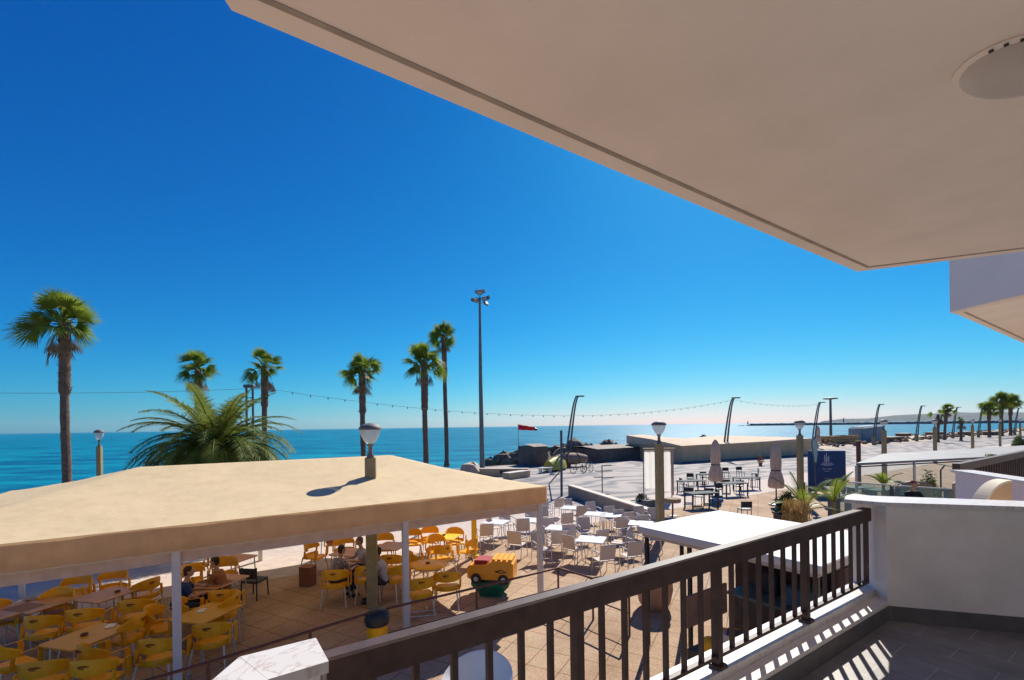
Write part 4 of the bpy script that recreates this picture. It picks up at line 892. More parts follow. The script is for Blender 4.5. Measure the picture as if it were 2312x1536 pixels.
p = D(2300, 1000, 46); t = thing('hedge', 'far green hedge at the right edge in front of the lamp posts', 'hedge', (p.x, p.y, 0), RA)
bushmesh(6, 2, 2.6, 3000, .14, 23, 0).build('foliage', BUSH, t)
p = D(2095, 1000, 17); t = thing('potted_plant', 'bright green leafy plant behind the rounded grey screen', 'plant', (p.x, p.y, 0))
MB().bbox((0, 0, .6), (.9, .5, 1.2), .04).build('pot', DKGREY, t); bushmesh(1.5, .6, 1.2, 900, .06, 25, 1.2).build('foliage', BUSH, t)
# ---- festoon cables
def cable(a, b, sag, lab, n=40, bulbs=0):
    t = thing('festoon_cable', lab, 'cable', a); pts = []
    for i in range(n+1):
        k = i/n; p = a.lerp(b, k)-a; p.z -= 4*sag*k*(1-k); pts.append(p)
    MB().tube(pts, .010, 4).build('wire', mat('cable_grey', (.12, .12, .13)), t)
    if bulbs:
        g = MB()
        for i in range(1, bulbs):
            k = i/bulbs; p = a.lerp(b, k)-a; p.z -= 4*sag*k*(1-k); g.lathe([(.015, .0), (.025, -.03), (.045, -.07), (.04, -.11), (.01, -.14)], 6, c=p)
        g.build('bulbs', MATS['cable_grey'], t)
cable(D(573, 873, 30), D(1654, 903, 55), 1.9, 'sagging festoon cable with bulbs from the twin-pole lamp to a leaning lamp', bulbs=44)
cable(D(-80, 887, 24), D(557, 878, 30), .12, 'nearly straight cable crossing the sky left of the twin-pole lamp')
cable(D(1658, 903, 55), D(1852, 912, 73), .5, 'short festoon cable between the second and third leaning lamps', bulbs=16)
# ================================================================ white kiosk roof below the railing
KU, KN = 8.45, 4.53
t = unthing('kiosk', 'small kiosk with a flat white roof and black frame beyond the railing', 'kiosk', KU, KN, 0)
x0, x1, y0, y1 = -1.4, 1.3, -1.6, 1.6
MB().bbox((-.05, 0, 2.25), (2.75, 3.24, .13), .015).build('roof', mat('white_roof_panel', (.53, .52, .51), rough=.5, var=.02, dirt=.06, dscale=5), t)
MB().bbox((-.05, 0, 2.15), (2.62, 3.1, .07), .015).build('roof_underside', mat('grey_fascia', (.42, .37, .34)), t)
for x, y in ((x0+.12, y1-.1), (x0+.12, y0+.1), (x0+.12, .55), (x1-.2, y1-.1), (x1-.2, y0+.1), (-.2, y1-.1)): MB().box((x, y, 1.06), (.06, .06, 2.12)).build('post', BLACKM, t)
MB().box((.35, -.55, .55), (1.2, 1.9, 1.1)).build('counter', mat('dark_counter', (.05, .035, .03), rough=.6, var=.3), t)
MB().box((1.12, -.2, 1.06), (.06, 2.6, 2.1)).build('back_shade_panel', mat('kiosk_shade_brown', (.06, .03, .025), rough=.8), t)  # dark sheet added so the kiosk interior looks shaded
MB().box((.3, -1.53, 1.85), (1.9, .05, .5)).build('fascia', mat('brown_fascia', (.10, .055, .04), rough=.8), t)
MB().box((.35, -.55, 1.125), (1.35, 2.0, .05)).build('counter_top', mat('teal_counter', (.06, .11, .13), rough=.4), t)
t = thing('stacked_boxes', 'blue-black boxes on the counter inside the kiosk', 'boxes', un(KU+.2, KN-.6, 1.15), RA)
MB().bbox((-.1, -.1, .16), (.5, .4, .32), .02).build('box', mat('blue_boxes', (.03, .09, .16), rough=.6), t)
MB().bbox((.1, .55, .2), (.4, .4, .4), .02).build('box', mat('black_boxes', (.015, .02, .03), rough=.6), t)
# ramp wall with yellow bicycle-like toys behind it
a = G(1500, 1370); 
t = thing('ramp_wall', 'grey-white sloping stair wall seen between the balusters', 'wall', un(6.35, 3.95), RA-R(62))
MB().loft([[(0, y, 0), (2.3, y, 0), (2.3, y, .28), (.25, y, 1.18), (0, y, 1.18)] for y in (0, .16)]).build('wall', mat('ramp_grey', (.50, .45, .42), rough=.85), t)
MB().loft([[(.05, y, 1.21), (.26, y, 1.21), (2.36, y, .31), (2.36, y, .25), (.25, y, 1.181), (.05, y, 1.181)] for y in (-.03, .19)]).build('coping', mat('dark_coping', (.07, .05, .04)), t)
t = thing('terracotta_pot', 'big terracotta-coloured round pot seen between the balusters', 'pot', G(1478, 1372))
MB().lathe([(.26, 0), (.36, .15), (.42, .45), (.40, .72), (.44, .78), (.44, .82), (.36, .82), (.34, .72), (.02, .68)], 22).build('pot', mat('salmon_clay', (.42, .24, .16), rough=.85, var=.12, scale=3), t, True)
bushmesh(.7, .7, .3, 200, .05, 41, .68).build('soil_plants', BUSH, t)
# colourful toys on shelf
t = thing('toy_rack', 'rack with orange-yellow toys behind the sloping stair wall', 'rack', un(6.9, 4.35), RA)
MB().box((0, 0, .35), (1.0, .5, .7)).build('shelf', mat('dark_shelf', (.07, .05, .04)), t)
for x, z in ((-.3, .8), (.05, .85), (.33, .78)): MB().ball((x, -.05, z), (.17, .2, .14), 10, 7).build('toy', YEL, t, True)
g = MB(); g.box((.0, .22, 1.3), (1.1, .04, .5)); g.build('back_board', mat('brown_board', (.2, .12, .09)), t)
# ---- white tub chair under the left of the railing
p = D(1075, 1500, 4.9); zz = D(1075, 1502, 4.9).z
t = thing('tub_chair', 'white moulded tub chair right below the railing', 'chair', (p.x, p.y, zz-.80), R(-25))
g = MB(); rows = []
for i in range(21):
    a = R(-35+250*i/20); k = abs(a-math.pi/2)/R(125); zt_ = .80-.26*k**1.6; rr = (.36, .33)
    rows.append([(rr[0]*math.cos(a)*.72, rr[1]*math.sin(a)*.7, .40), (rr[0]*math.cos(a)*.95, rr[1]*math.sin(a)*.95, .56), (rr[0]*math.cos(a)*1.05, rr[1]*math.sin(a)*1.05, zt_-.02), (rr[0]*math.cos(a)*1.10, rr[1]*math.sin(a)*1.10, zt_), (rr[0]*math.cos(a)*1.02, rr[1]*math.sin(a)*1.02, zt_-.025), (rr[0]*math.cos(a)*.9, rr[1]*math.sin(a)*.9, .56), (rr[0]*math.cos(a)*.66, rr[1]*math.sin(a)*.66, .42)])
g.loft(rows, cap=False, closed=False); g.build('shell', WHT, t, True)
MB().lathe([(.02, .38), (.24, .39), (.27, .42), (.25, .44), (.02, .43)], 20).build('seat', WHT, t, True)
for x, y in ((-.18, -.18), (.18, -.18), (-.18, .18), (.18, .18)): MB().tube([(x, y, .4), (x*1.4, y*1.4, 0)], .02, 6).build('leg', WHT, t)
tp = thing('terrace_step', 'raised step holding the white tub chair under the balcony', 'platform', (p.x, p.y, 0)); MB().bbox((0, -.3, (zz-.8)/2), (1.8, 1.5, zz-.8), .02).build('platform', BEIGE, tp)
# ---- thin brown hand rail below
def hrail(pts, lab):
    P_ = [G(x, y, .92) for x, y in pts]; o = P_[0]; t = thing('hand_rail', lab, 'railing', (o.x, o.y, 0))
    MB().tube([(p.x-o.x, p.y-o.y, .92) for p in P_], .024, 7).build('top_bar', RUST, t)
    MB().tube([(p.x-o.x, p.y-o.y, .45) for p in P_], .016, 6).build('lower_bar', RUST, t)
    for p in P_: MB().tube([(p.x-o.x, p.y-o.y, 0), (p.x-o.x, p.y-o.y, .92)], .024, 7).build('post', RUST, t)
hrail([(846, 1381), (1076, 1327), (1260, 1283), (1338, 1306), (1420, 1333)], 'thin rusty hand rail crossing behind the dark balcony railing')
hrail([(846, 1381), (700, 1425), (470, 1496), (250, 1560)], 'rusty hand rail continuing left under the awning, behind the white post')
# ---- yellow bin with black lid
p = G(851, 1378, .95); t = thing('litter_bin', 'yellow bin with a round black top beside the rusty hand rail', 'bin', (p.x, p.y, 0))
MB().lathe([(.15, 0), (.17, .02), (.19, .7), (.02, .7)], 18).build('body', YEL, t, True)
MB().lathe([(.02, .68), (.21, .70), (.23, .80), (.21, .90), (.14, .96), (.01, .97)], 18).build('lid', BLACKM, t, True)
# ================================================================ ride-on car on green base
p = G(1112, 1340); t = thing('ride_on_car', 'yellow coin-operated ride-on car on a green base beside the yellow tables', 'ride', p, R(-10))
MB().loft([[(x*s, y*s2, z) for x, y in ((-.5, -.3), (-.35, -.36), (.35, -.36), (.5, -.3), (.5, .3), (-.5, .3))] for z, s, s2 in ((0, .55, .7), (.10, .62, .8), (.28, .95, 1), (.36, .98, 1.02), (.38, .92, .96))]).build('green_base', mat('dark_green_plastic', (.01, .12, .07), rough=.35, var=.15), t)
g = MB(); g.loft([[(x, y, z) for y, z in ((-w_, .46), (-w_*1.04, .62), (-w_*.96, h_), (w_*.96, h_), (w_*1.04, .62), (w_, .46))] for x, w_, h_ in ((-.60, .24, .72), (-.52, .32, .80), (-.1, .35, .82), (-.08, .35, .84), (.1, .35, .93), (.52, .36, .93), (.60, .30, .84))])
b = g.build('body', mat('orange_yellow_plastic', (.80, .33, .015), rough=.35, var=.05, spec=.5), t)
for x in (-.34, .36):
    for s in (-1, 1):
        w_ = MB().tube([(x, s*.30, .48), (x, s*.385, .48)], .13, 16).build('wheel', BLACKM, t); MB().tube([(x, s*.386, .48), (x, s*.392, .48)], .06, 10).build('hub', ALU, w_)
MB().bbox((-.22, 0, .85), (.42, .5, .12), .05).build('red_seat', mat('dark_red_vinyl', (.30, .015, .02), rough=.6, var=.5, scale=25), t)
g = MB(); [g.bbox((.1+i*.14, 0, .945), (.10, .62, .05), .02) for i in range(4)]; g.build('roof_ribs', YEL, t)
MB().tube([(-.5, .0, .75), (-.56, 0, .9)], .015, 6).build('steering_column', BLACKM, t)
g = MB(); stroke_pts = [(.15, .68), (.30, .72), (.45, .67), (.30, .65), (.15, .68)]; g.tube([(x, -.372, z) for x, z in stroke_pts], .012, 5); g.build('side_mark', LOGO, t)
# ================================================================ chairs and tables
def strip(g, pts, w0, w1, z0, z1): pass
def yellow_chair():
    t = thing('yellow_chair', 'y', 'chair')
    g = MB(); rows = []
    for x in (-.23, -.2, -.1, 0, .1, .2, .23):
        e = .015 if abs(x) > .21 else 0
        rows.append([(x, -.22, .455-e), (x, 0, .435-e), (x, .16, .44-e), (x, .235, .425-e), (x, .25, .38-e), (x, .24, .38-e), (x, .225, .41-e), (x, .0, .41-e), (x, -.22, .43-e)])
    g.loft(rows, cap=True); g.build('seat', YEL, t, True)
    def arc_shell(a0, a1, n, zlo, zhi, rx=.285, ry=.26, th=.022, lean=.0):
        g = MB(); rows = []
        for i in range(n+1):
            a = R(a0+(a1-a0)*i/n); s = abs(a+math.pi/2)/(math.pi/2)
            zl, zh = zlo(s), zhi(s); rr = []
            for z, k in ((zl, 0), (zh-.015, 0), (zh, .5), (zh-.015, 1), (zl, 1)):
                ln = 1+(z-.5)*.22
                rr.append(((rx-th*k)*math.cos(a)*ln, ((ry-th*k)*math.sin(a))*ln+.02, z))
            rows.append(rr)
        return g.loft(rows)
    arc_shell(-172, -8, 26, lambda s: .595+.04*s*s, lambda s: .835-.16*s**2.2).build('backrest', YEL, t, True)
    arc_shell(-165, -15, 20, lambda s: .40, lambda s: .50).build('back_skirt', YEL, t, True)
    for s in (-1, 1):
        g = MB(); x = s*.285
        g.loft([[(x-.012, y-.03, z), (x+.012, y-.03, z), (x+.012, y+.035, z), (x-.012, y+.035, z)] for y, z in ((.02, .66), (.20, .655), (.215, .6), (.20, .42), (.16, .36))])
        g.build('armrest', YEL, t)
        g = MB(); g.loft([[(x-.012-s*.0, y-.025, z), (x+.012, y-.025, z), (x+.012, y+.025, z), (x-.012, y+.025, z)] for y, z in ((-.10, .62), (-.12, .42))]); g.build('side_strut', YEL, t)
        MB().tube([(s*.23, .17, .41), (s*.27, .25, 0)], [.018, .013], 7).build('leg', ALU, t)
        MB().tube([(s*.22, -.2, .43), (s*.27, -.30, 0)], [.018, .013], 7).build('leg', ALU, t)
    # the dark red swoosh printed on the back
    g = MB()
    def onb(x, z, e=.004):
        k = x/.30; return (x, -(.26*math.sqrt(max(0, 1-k*k)))*(1+(z-.5)*.22)+.02-e, z)
    ring = [(.055*math.cos(a), .735+.022*math.sin(a)) for a in [2*math.pi*i/14 for i in range(12)]]
    g.tube([onb(x, z, .006) for x, z in ring], .005, 4); g.tube([onb(x, z, .006) for x, z in ((-.065, .738), (-.03, .744), (.0, .733), (.03, .742), (.07, .741))], .007, 4)
    g.build('back_print', LOGO, t); return t
def white_chair():
    t = thing('white_chair', 'w', 'chair')
    fr = WHITEP
    g = MB(); g.loft([[(x, y, z), (x, y-.012, z)] if False else [(x, y, z), (x, y-.012, z+.001)] for x, y, z in ((-.21, .22, .44),)]) if False else None
    MB().loft([[(x, .23, .425), (x, .22, .445), (x, 0, .435), (x, -.2, .445), (x, -.2, .43), (x, 0, .42)] for x in (-.22, -.1, 0, .1, .22)]).build('seat', TEXT, t)
    MB().loft([[(x, -.205-.02*math.cos(x*7), .47), (x, -.25-.02*math.cos(x*7), .70), (x, -.29-.02*math.cos(x*7), .89), (x, -.302-.02*math.cos(x*7), .89), (x, -.262-.02*math.cos(x*7), .70), (x, -.217-.02*math.cos(x*7), .47)] for x in (-.22, -.11, 0, .11, .22)]).build('backrest', TEXT, t)
    for s in (-1, 1):
        MB().tube([(s*.235, -.30, .90), (s*.235, -.21, .44), (s*.235, -.27, .0)], .014, 6).build('leg', fr, t)
        MB().tube([(s*.235, .22, .44), (s*.245, .26, .0)], .014, 6).build('leg', fr, t)
        MB().tube([(s*.25, -.25, .68), (s*.26, .0, .68), (s*.26, .20, .665), (s*.24, .235, .44)], [.018, .02, .018, .012], 6).build('armrest', fr, t)
    g = MB(); g.tube([(-.235, -.30, .90), (.235, -.30, .90)], .014, 6); g.build('top_bar', fr, t); MB().tube([(-.235, .22, .43), (.235, .22, .43), (.235, -.2, .43), (-.235, -.2, .43), (-.235, .22, .43)], .014, 6).build('seat_frame', fr, t)
    return t
YC = yellow_chair(); WC = white_chair()
def T(px, top, h): return G(px, top, h)
B_, FF = -14, 166      # backs to us / facing us, degrees clockwise from straight ahead
O = 2.865
yc = [  # zoomed x, zoomed top y (left crop), facing, label
 (75, 1262, 20, 'yellow armchair cut by the left edge, lowest row'), (300, 1362, B_, 'yellow armchair in the lowest row, left of the near white post'), (622, 1352, B_, 'yellow armchair in the lowest row, right of its twin, bottom left'),
 (820, 1108, -100, 'yellow armchair turned sideways at the end of the plain yellow table'), (300, 1082, B_, 'yellow armchair in the second row, left one, back to us'), (560, 1042, B_, 'yellow armchair in the second row, between two others'),
 (885, 985, B_, 'yellow armchair in the second row nearest the white post'), (355, 955, FF, 'yellow armchair facing us behind the wooden table at left'), (485, 862, FF+8, 'yellow armchair at the back left with its back to the light'),
 (722, 828, FF, 'yellow armchair in the back row, second of three'), (930, 868, -70, 'yellow armchair in the back row, nearest the white post'), (45, 1005, 60, 'yellow armchair cut by the left edge, middle row'),
 (1045, 1045, 70, 'yellow armchair just left of the near white post'), (1040, 1222, B_+6, 'yellow armchair with a cream post covering its right half'), (1375, 1128, B_+4, 'yellow armchair right of the near white post, back to us'),
 (1440, 975, -95, 'yellow armchair with a tall round back right of the near white post'), (1455, 925, B_, 'yellow armchair below the pinkish cloth table'), (1255, 705, FF, 'yellow armchair at the back just right of the near white post'),
 (1440, 665, FF-10, 'yellow armchair highest against the pale paving, right of the white post'), (1452, 752, FF, 'yellow armchair behind the person with the brown hair'), (1262, 790, 100, 'yellow armchair beside the near white post, partly behind it'),
 (1225, 985, 60, 'yellow armchair between the white post and round table'), (650, 1262, 30, 'yellow armchair pushed under the plain yellow table')]
used = False
for x, y, a, lab in yc:
    place(YC, used, (lambda p: (p.x, p.y, 0))(T(x/O, 1000+y/O, .915)), R(-a)+random.uniform(-.12, .12), lab, 'yellow armchairs under the awning', 1.1); used = True
yc2 = [(600, 638, 95, 'yellow armchair standing apart, left of the seated group'), (740, 800, B_+4, 'yellow armchair with its back to us in front of the seated pair'), (735, 560, FF, 'yellow armchair farthest back near the square pillar'), (792, 610, FF-20, 'yellow armchair behind the pink cloth table'),
 (950, 775, B_, 'yellow armchair half behind the square pillar'), (1105, 705, B_+10, 'yellow armchair with its back to us, right of the square pillar'), (1135, 770, -60, 'yellow armchair turned sideways left of the slim white post'), (1050, 590, FF, 'yellow armchair facing us, behind and right of the square pillar'),
 (1285, 852, B_, 'yellow armchair just right of the slim white post, front row'), (1458, 812, B_+6, 'yellow armchair front row right, left of the ride-on car'), (1262, 690, 60, 'yellow armchair behind the round yellow table'), (1425, 650, -50, 'yellow armchair right behind the round yellow table'),
 (1510, 555, FF, 'bright yellow armchair in the sun behind the sunlit table'), (1345, 545, FF+10, 'yellow armchair in the sun at the far left of the sunlit table'), (1600, 605, -70, 'bright yellow armchair in the sun right of the sunlit table'), (1390, 600, 150, 'yellow armchair squeezed between round and sunlit tables'), (1235, 560, 170, 'yellow armchair right behind the slim white post')]
for x, y, a, lab in yc2:
    place(YC, True, (lambda p: (p.x, p.y, 0))(T(500+x/O, 1000+y/O, .915)), R(-a)+random.uniform(-.12, .12), lab, 'yellow armchairs under the awning', 1.1)
# tables
def table(w, d, top, legm, name='cafe_table', rnd=False, cloth=None):
    t = thing(name, 'x', 'table')
    if rnd: MB().lathe([(.02, .71), (w/2-.01, .71), (w/2, .72), (w/2, .735), (w/2-.01, .74), (.02, .741)], 26).build('table_top', top, t, True)
    else: MB().bbox((0, 0, .725), (w, d, .03), .035).build('table_top', top, t)
    for x in (-1, 1):
        for y in (-1, 1): MB().tube([(x*(w/2-(.2 if rnd else .08)), y*(d/2-(.2 if rnd else .08)), .71), (x*(w/2-(.14 if rnd else .05)), y*(d/2-(.14 if rnd else .05)), 0)], .016, 6).build('leg', legm, t)
    return t
BROWN = mat('brown_table_laminate', (.52, .26, .09), rough=.4, var=.15, scale=6)
YT = table(.82, .95, mat('mustard_table_top', (.62, .31, .03), rough=.35, var=.06), ALU); YB = table(.82, .9, BROWN, ALU); YR = table(.95, .95, YEL, ALU, rnd=True)
PT = table(.82, .82, mat('pink_table_cloth', (.60, .36, .28), rough=.8), ALU); YS = table(.8, .8, YEL2, ALU)
rot = R(14-0)
def put(pr, used, px, py, lab, rz=None, grp='cafe tables under the awning'): 
    p = G(px, py, .74); place(pr, used, (p.x, p.y, 0), -R(14) if rz is None else rz, lab, grp)
put(YT, False, 560/O, 1000+1247/O, 'plain mustard-yellow table in the foreground under the awning')
put(YT, True, 1340/O, 1000+1095/O, 'yellow table just right of the near white post')
put(YB, False, 690/O, 1000+978/O, 'brown table in the second row, left of the near white post')
put(YB, True, 270/O, 1000+1040/O, 'brown table in the second row, nearer the left edge')
put(YB, True, 40/O, 1000+1090/O, 'brown table cut by the left edge of the photo')
put(YB, True, 1330/O, 1000+925/O, 'brown table where the person in blue sits')
put(PT, False, 1440/O, 1000+885/O, 'pinkish table right of the near white post')
put(PT, True, 500+825/O, 1000+705/O, 'pinkish table between the two seated people')
put(PT, True, 1520/O, 1000+745/O, 'pinkish table at the back beside the black chair')
put(YR, False, 500+1345/O, 1000+785/O, 'round yellow table between the slim white post and ride-on car')
put(YB, True, 500+750/O, 1000+590/O, 'brown table at the back, under the awning edge')
put(YB, True, 500+1100/O, 1000+665/O, 'brown table right behind the square pillar')
put(YS, False, 500+1450/O, 1000+605/O, 'bright yellow table standing in full sun')
# small things on the tables
def card(px, py, lab, rz=.4, nm='menu_card', m=None, w=.14, d=.2):
    p = G(px, py, .745); t = tag(MB().bbox((0, 0, .004), (w, d, .008), .02).build(nm, m or WHT, loc=p, rz=rz), lab, 'menu'); return t
card(715/O, 1000+1185/O, 'white oval menu card on the plain yellow table'); card(1305/O, 1000+1085/O, 'white menu card on the yellow table right of the near white post', .2)
def ashtray(px, py, lab):
    p = G(px, py, .745); tag(MB().lathe([(.05, 0), (.06, .03), (.052, .03), (.045, .008), (.002, .007)], 14).build('ashtray', mat('ashtray_brown', (.15, .06, .03), rough=.3), loc=p), lab, 'ashtray', 'ashtrays on the tables')
ashtray(545/O, 1000+1245/O, 'small dark ashtray on the plain yellow table'); ashtray(760/O, 1000+965/O, 'brown round ashtray on the brown table, second row'); ashtray(500+1440/O, 1000+598/O, 'dark ashtray on the bright yellow sunlit table'); ashtray(500+1335/O, 1000+780/O, 'brown dish on the round yellow table')
card(210/O, 1000+1010/O, 'brown round tray on the table nearer the left edge', 0, 'tray', mat('tray_brown', (.28, .2, .13)), .26, .2)
# black chair under the awning
place(DC, True, (lambda p: (p.x, p.y, 0))(G(575, 1277, .82)), R(-8), 'black metal chair at the edge of shade, right of the near tables', None)
# tall yellow banner
p = G(1071, 1258); t = thing('yellow_banner', 'narrow bright yellow banner post at the right of the sunlit table', 'banner', (p.x, p.y, 0), R(5))
MB().bbox((0, 0, .95), (.17, .07, 1.75), .02).build('panel', YEL2, t); MB().bbox((0, 0, .04), (.34, .3, .08), .03).build('foot', YEL2, t)
# crate of reddish terracotta near the seated pair
p = G(695, 1322); t = thing('cardboard_box', 'reddish-brown box on the ground by the seated pair', 'box', p, R(-8)); MB().bbox((0, 0, .26), (.34, .3, .52), .01).build('box', mat('red_brown_card', (.22, .09, .05), rough=.9), t); MB().bbox((0, 0, .525), (.36, .32, .02), .005).build('lid', mat('red_brown_lid', (.28, .12, .07), rough=.9), t)
# ---- white chairs
wc = [(1257, 1124, B_, 'white chair in the back row, left, just right of the slim pole'), (1292, 1128, 150, 'white chair in the back row left end of the taupe wall'), (1309, 1140, B_, 'white chair right behind the first back-row chair pair'), (1340, 1136, 160, 'white chair against the taupe wall, left third'),
 (1382, 1146, 165, 'white chair against the taupe wall, behind two small tables'), (1405, 1154, 170, 'white chair against the taupe wall, middle right'), (1432, 1160, 160, 'white chair against the taupe wall, second from its right end'), (1458, 1167, 165, 'white chair nearest the lamp post, by the taupe wall'),
 (1399, 1164, B_, 'white chair with its back to us in front of the taupe wall'), (1243, 1174, 160, 'white chair facing us right of the awning corner post'), (1256, 1195, B_, 'white chair with its back to us, right of the awning post'), (1290, 1189, 170, 'white chair facing us in the middle row'),
 (1296, 1206, 50, 'white chair left of the big white table, turned sideways'), (1362, 1226, -22, 'white chair in front of the big white table, tilted left'), (1424, 1218, -24, 'white chair at the front right of the big white table'), (1429, 1196, 150, 'sunlit white chair behind the front right chair'),
 (1177, 1168, B_, 'white chair left of the awning corner post, back to us'), (1118, 1163, 60, 'white chair at the far left of the white tables'), (1146, 1157, 160, 'white chair behind the left small white table'), (1203, 1150, 165, 'white chair under the awning corner, back row'), (1228, 1146, 170, 'white chair in back row, left of the slim pole'),
 (1222, 1206, 160, 'white chair directly right of the awning corner post, low'), (1275, 1156, B_, 'white chair in the second row behind the slim pole'), (1322, 1172, 165, 'white chair between the middle table and the two small tables'), (1350, 1192, B_, 'white chair behind the big white table, right part'), (1168, 1196, 30, 'white chair left of the awning post, nearest the yellow banner'), (1398, 1192, -60, 'white chair right behind the grey leaning board'), (1450, 1146, 170, 'white chair under the scrubby planter by the taupe wall'), (1232, 1130, 160, 'white chair farthest back beside the awning corner'),
 (1475, 1185, -80, 'white chair beside the kiosk corner post'), (1480, 1150, 175, 'white chair half hidden behind the lamp post'), (1095, 1180, -14, 'white chair behind the yellow banner')]
used = False
for x, y, a, lab in wc:
    place(WC, used, (lambda p: (p.x, p.y, 0))(T(x, y, .90)), R(-a)+random.uniform(-.15, .15), lab, 'white chairs around the white tables'); used = True
WT = table(.85, .85, WHT, WHITEP, 'white_table'); used = False
for x, y, lab in ((1335, 1217, 'big white square table in the middle of the white chairs'), (1345, 1160, 'small white table in front of the taupe wall, left one'), (1378, 1163, 'small white table in front of the taupe wall, right one'), (1262, 1191, 'white table behind the back-to-us chair right of the awning post'), (1203, 1174, 'white table just left of the awning corner post'), (1120, 1178, 'white table at the far left of the white chairs'), (1447, 1181, 'white table near the lamp post foot'), (1290, 1146, 'white table in the back row by the wall end')):
    put(WT, used, x, y, lab, -R(20), 'white cafe tables'); used = True
# standing board behind the chairs
p = G(1420, 1196); t = thing('menu_board', 'small grey leaning board between white chairs', 'board', p, R(-20)); MB().box((0, 0, .45), (.38, .03, .8), rx=-.2).build('board', mat('grey_board', (.25, .24, .2), rough=.8), t); MB().box((0, .15, .4), (.3, .03, .8), rx=.25).build('support', DKGREY, t)
# ================================================================ people
SKIN = mat('skin', (.50, .28, .19), rough=.55, var=.05)
def remesh(o, v):
    m = o.modifiers.new('fuse', 'REMESH'); m.mode = 'VOXEL'; m.voxel_size = v; m.use_smooth_shade = True
    s = o.modifiers.new('soften', 'SMOOTH'); s.factor = .5; s.iterations = 4
def seated(loc, face, shirt, pants, hair, lab, seat=.45, lean=.12, bald=False, hat=None, armdz=0.0):
    t = thing('person', lab, 'person', loc, R(-face))
    s = seat+.06; sh = (0, lean, s+.50)
    J = dict(pel=(0, -.05, s), waist=(0, lean*.35, s+.2), chest=(0, lean*.8, s+.38), neck=(0, lean+.02, s+.57), head=(0, lean+.06, s+.72))
    g = MB()
    g.tube([J['pel'], J['waist'], J['chest'], (0, lean, s+.50)], [.13, .105, .125, .07], 14, sx=1.35)
    g.tube([(0, lean-.01, s+.46), J['neck'], (0, lean+.04, s+.66)], [.06, .052, .05], 10)
    h = J['head']
    g.ball((h[0], h[1], h[2]+.02), (.074, .092, .10), 14, 10); g.ball((h[0], h[1]+.03, h[2]-.055), (.052, .06, .05), 10, 7)
    g.ball((h[0], h[1]+.10, h[2]-.005), (.014, .022, .022), 7, 5)
    for x in (-1, 1):
        g.ball((h[0]+x*.078, h[1]-.005, h[2]), (.012, .022, .032), 7, 5)
        g.tube([(x*.09, -.04, s), (x*.12, .22, s+.01), (x*.12, .40, s)], [.088, .075, .058], 10)
        g.tube([(x*.12, .40, s), (x*.12, .38, .28), (x*.12, .34, .07)], [.056, .054, .034], 10)
        g.tube([(x*.12, .31, .05), (x*.13, .45, .035), (x*.13, .54, .028)], [.038, .038, .026], 8)
        S_ = (x*.185, lean, s+.44); E_ = (x*.26, lean+.13, s+.24); H_ = (x*.15, lean+.33, s+.26+armdz)
        g.tube([(x*.12, lean, s+.45), S_, E_], [.06, .055, .042], 10); g.tube([E_, H_], [.041, .027], 9)
        pm = Vector(H_)+Vector((-x*.02, .05, 0)); g.ball(pm, (.04, .05, .018), 9, 6)
        for k in range(4):
            f0 = pm+Vector(((k-1.5)*.018, .035, 0)); l = (.055, .068, .072, .06)[k]; g.tube([f0, f0+Vector((0, l*.6, -.006)), f0+Vector((0, l, -.026))], [.0095, .0085, .007], 6)
        g.tube([pm+Vector((-x*.03, 0, 0)), pm+Vector((-x*.055, .035, -.008))], [.011, .008], 6)
    b = g.build('body', SKIN, t); remesh(b, .009)
    g = MB(); g.tube([(0, -.05, s+.02), J['waist'], J['chest'], (0, lean, s+.51)], [.145, .122, .14, .075], 14, sx=1.35)
    for x in (-1, 1): g.tube([(x*.10, lean, s+.45), (x*.19, lean, s+.445), (x*.245, lean+.10, s+.30)], [.07, .068, .058], 10)
    c = g.build('shirt', shirt, t); remesh(c, .014)
    g = MB(); g.tube([(0, -.06, s-.03), (0, -.04, s+.08)], [.12, .12], 12, sx=1.4)
    for x in (-1, 1): g.tube([(x*.09, -.04, s), (x*.12, .22, s+.01), (x*.12, .41, s), (x*.12, .385, .28), (x*.12, .35, .16)], [.10, .088, .07, .064, .056], 10)
    c = g.build('trousers', pants, t); remesh(c, .014)
    for x in (-1, 1): MB().tube([(x*.12, .30, .045), (x*.13, .44, .04), (x*.13, .56, .03)], [.05, .05, .034], 9).build('shoe', BLACKM, t, True)
    g = MB(); g.ball((h[0], h[1]-.018, h[2]+.045), (.085, .095, .088), 14, 9)
    if not hat: g.ball((h[0], h[1]-.05, h[2]-.02), (.07, .06, .07), 10, 7)
    c = g.build('cap' if hat else 'hair', hat or hair, t); remesh(c, .012)
    if hat: MB().loft([[(x, h[1]+.06+yy, h[2]+.05-yy*.2) for yy in (0, .03*(1.6-abs(x)*12), .10*(1.25-abs(x)*10))] for x in (-.06, -.03, 0, .03, .06)], cap=False, closed=False).build('cap_peak', hat, t)
    g = MB(); [g.ball((h[0]+x*.03, h[1]+.086, h[2]+.022), (.011, .006, .007), 7, 5) for x in (-1, 1)]; g.build('eyes', BLACKM, t)
    MB().ball((h[0], h[1]+.092, h[2]-.055), (.02, .004, .005), 8, 5).build('mouth', mat('lips', (.32, .10, .08)), t)
    return t
BRH = mat('brown_hair', (.05, .025, .015), rough=.7, var=.3, scale=30); GRH = mat('grey_brown_hair', (.14, .08, .05), rough=.7, var=.3, scale=30)
FLOR = mat('grey_patterned_shirt', (.22, .19, .20), rough=.8, var=.9, scale=22); LIL = mat('pale_lilac_shirt', (.40, .34, .40), rough=.8); BLU = mat('navy_blue_shirt', (.01, .035, .12), rough=.8)
JE = mat('dark_jeans', (.03, .035, .06), rough=.8); BLK = mat('black_shirt', (.012, .012, .014), rough=.8); MUS = mat('mustard_cloth', (.45, .36, .03), rough=.8)
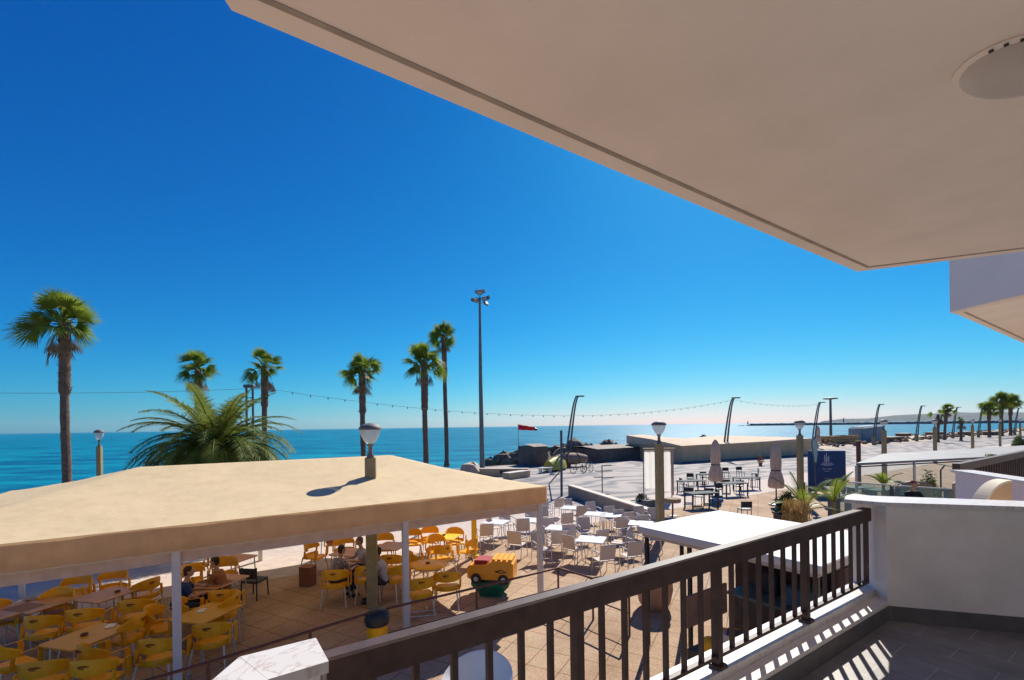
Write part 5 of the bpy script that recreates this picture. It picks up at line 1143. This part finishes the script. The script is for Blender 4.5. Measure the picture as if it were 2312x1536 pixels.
f = lambda px, topy, h: (lambda p: (p.x, p.y, 0))(G(px, topy, h))
seated(f(757, 1236, 1.33), 40, FLOR, JE, BRH, 'dark-haired person in a patterned grey top seated left of the pink table')
seated(f(826, 1212, 1.33), -120, LIL, JE, GRH, 'person in a pale lilac top seated left of the square pillar')
seated(f(404, 1284, 1.33), 60, BLU, JE, BRH, 'person in navy blue seated behind the near white post')
seated(f(503, 1258, 1.33), -100, mat('orange_brown_top', (.33, .12, .04), rough=.8), JE, BRH, 'person in an orange-brown top leaning over papers right of the near white post')
seated(f(868, 1236, 1.33), -100, mat('pale_grey_lilac_shirt', (.46, .42, .46), rough=.8), JE, BRH, 'person in a pale grey top right behind the square pillar')
p = D(2051, 1083, 14.2)
tp = thing('terrace_deck', 'low dark deck the seated man in the red cap sits on', 'deck', (p.x+.4, p.y, 0), R(5)); MB().bbox((0, 0, (p.z-1.36)/2), (3.2, 2.0, p.z-1.36), .02).build('deck', DKGREY, tp)
seated((p.x, p.y, p.z-1.355), 175, BLK, MUS, BRH, 'seated man in a black top and dull red cap behind the glass at right', hat=mat('dull_red_cap', (.25, .06, .04), rough=.8))
place(DC, True, (p.x, p.y-.0, p.z-1.36), R(-175), 'dark chair under the seated man in the red cap', None)
t = tag(MB().ball((0, 0, .12), (.42, .3, .2), 12, 8).build('yellow_bag', MUS, loc=(p.x+.2, p.y-.55, p.z-.83)), 'dull yellow bag in the lap in front of the seated man', 'bag')
# papers on the tables
card(1370/O, 1000+855/O, 'open dark folder on the table by the person in blue', .6, 'folder', BLACKM, .2, .15)
# stray paper / chalk-like frame on the ground
p = G(945, 1385); t = tag(MB().tube([(-.35, 0, .01), (.3, .15, .01), (.42, -.12, .01), (-.2, -.25, .01)], .012, 5).build('wire_frame', WHT, loc=p), 'thin white bent rod lying on the paving beside the slim white post', 'rod')
# ---------------------------------------------------------------- haze in the air over the bay
hz = MB().box((0, 8000, 150), (26000, 17000, 310)).build('haze', mat('tmp_haze', (.8, .8, .8)))
hm = bpy.data.materials.new('sea_haze'); hm.use_nodes = True; hm.node_tree.nodes.clear()
vp = hm.node_tree.nodes.new('ShaderNodeVolumePrincipled'); vo = hm.node_tree.nodes.new('ShaderNodeOutputMaterial')
vp.inputs['Color'].default_value = (.80, .90, 1, 1); vp.inputs['Density'].default_value = 1.6e-5; vp.inputs['Anisotropy'].default_value = .3
hm.node_tree.links.new(vp.outputs[0], vo.inputs['Volume']); hz.data.materials.clear(); hz.data.materials.append(hm)
hz.location.z = 0; tag(hz, kind='stuff')
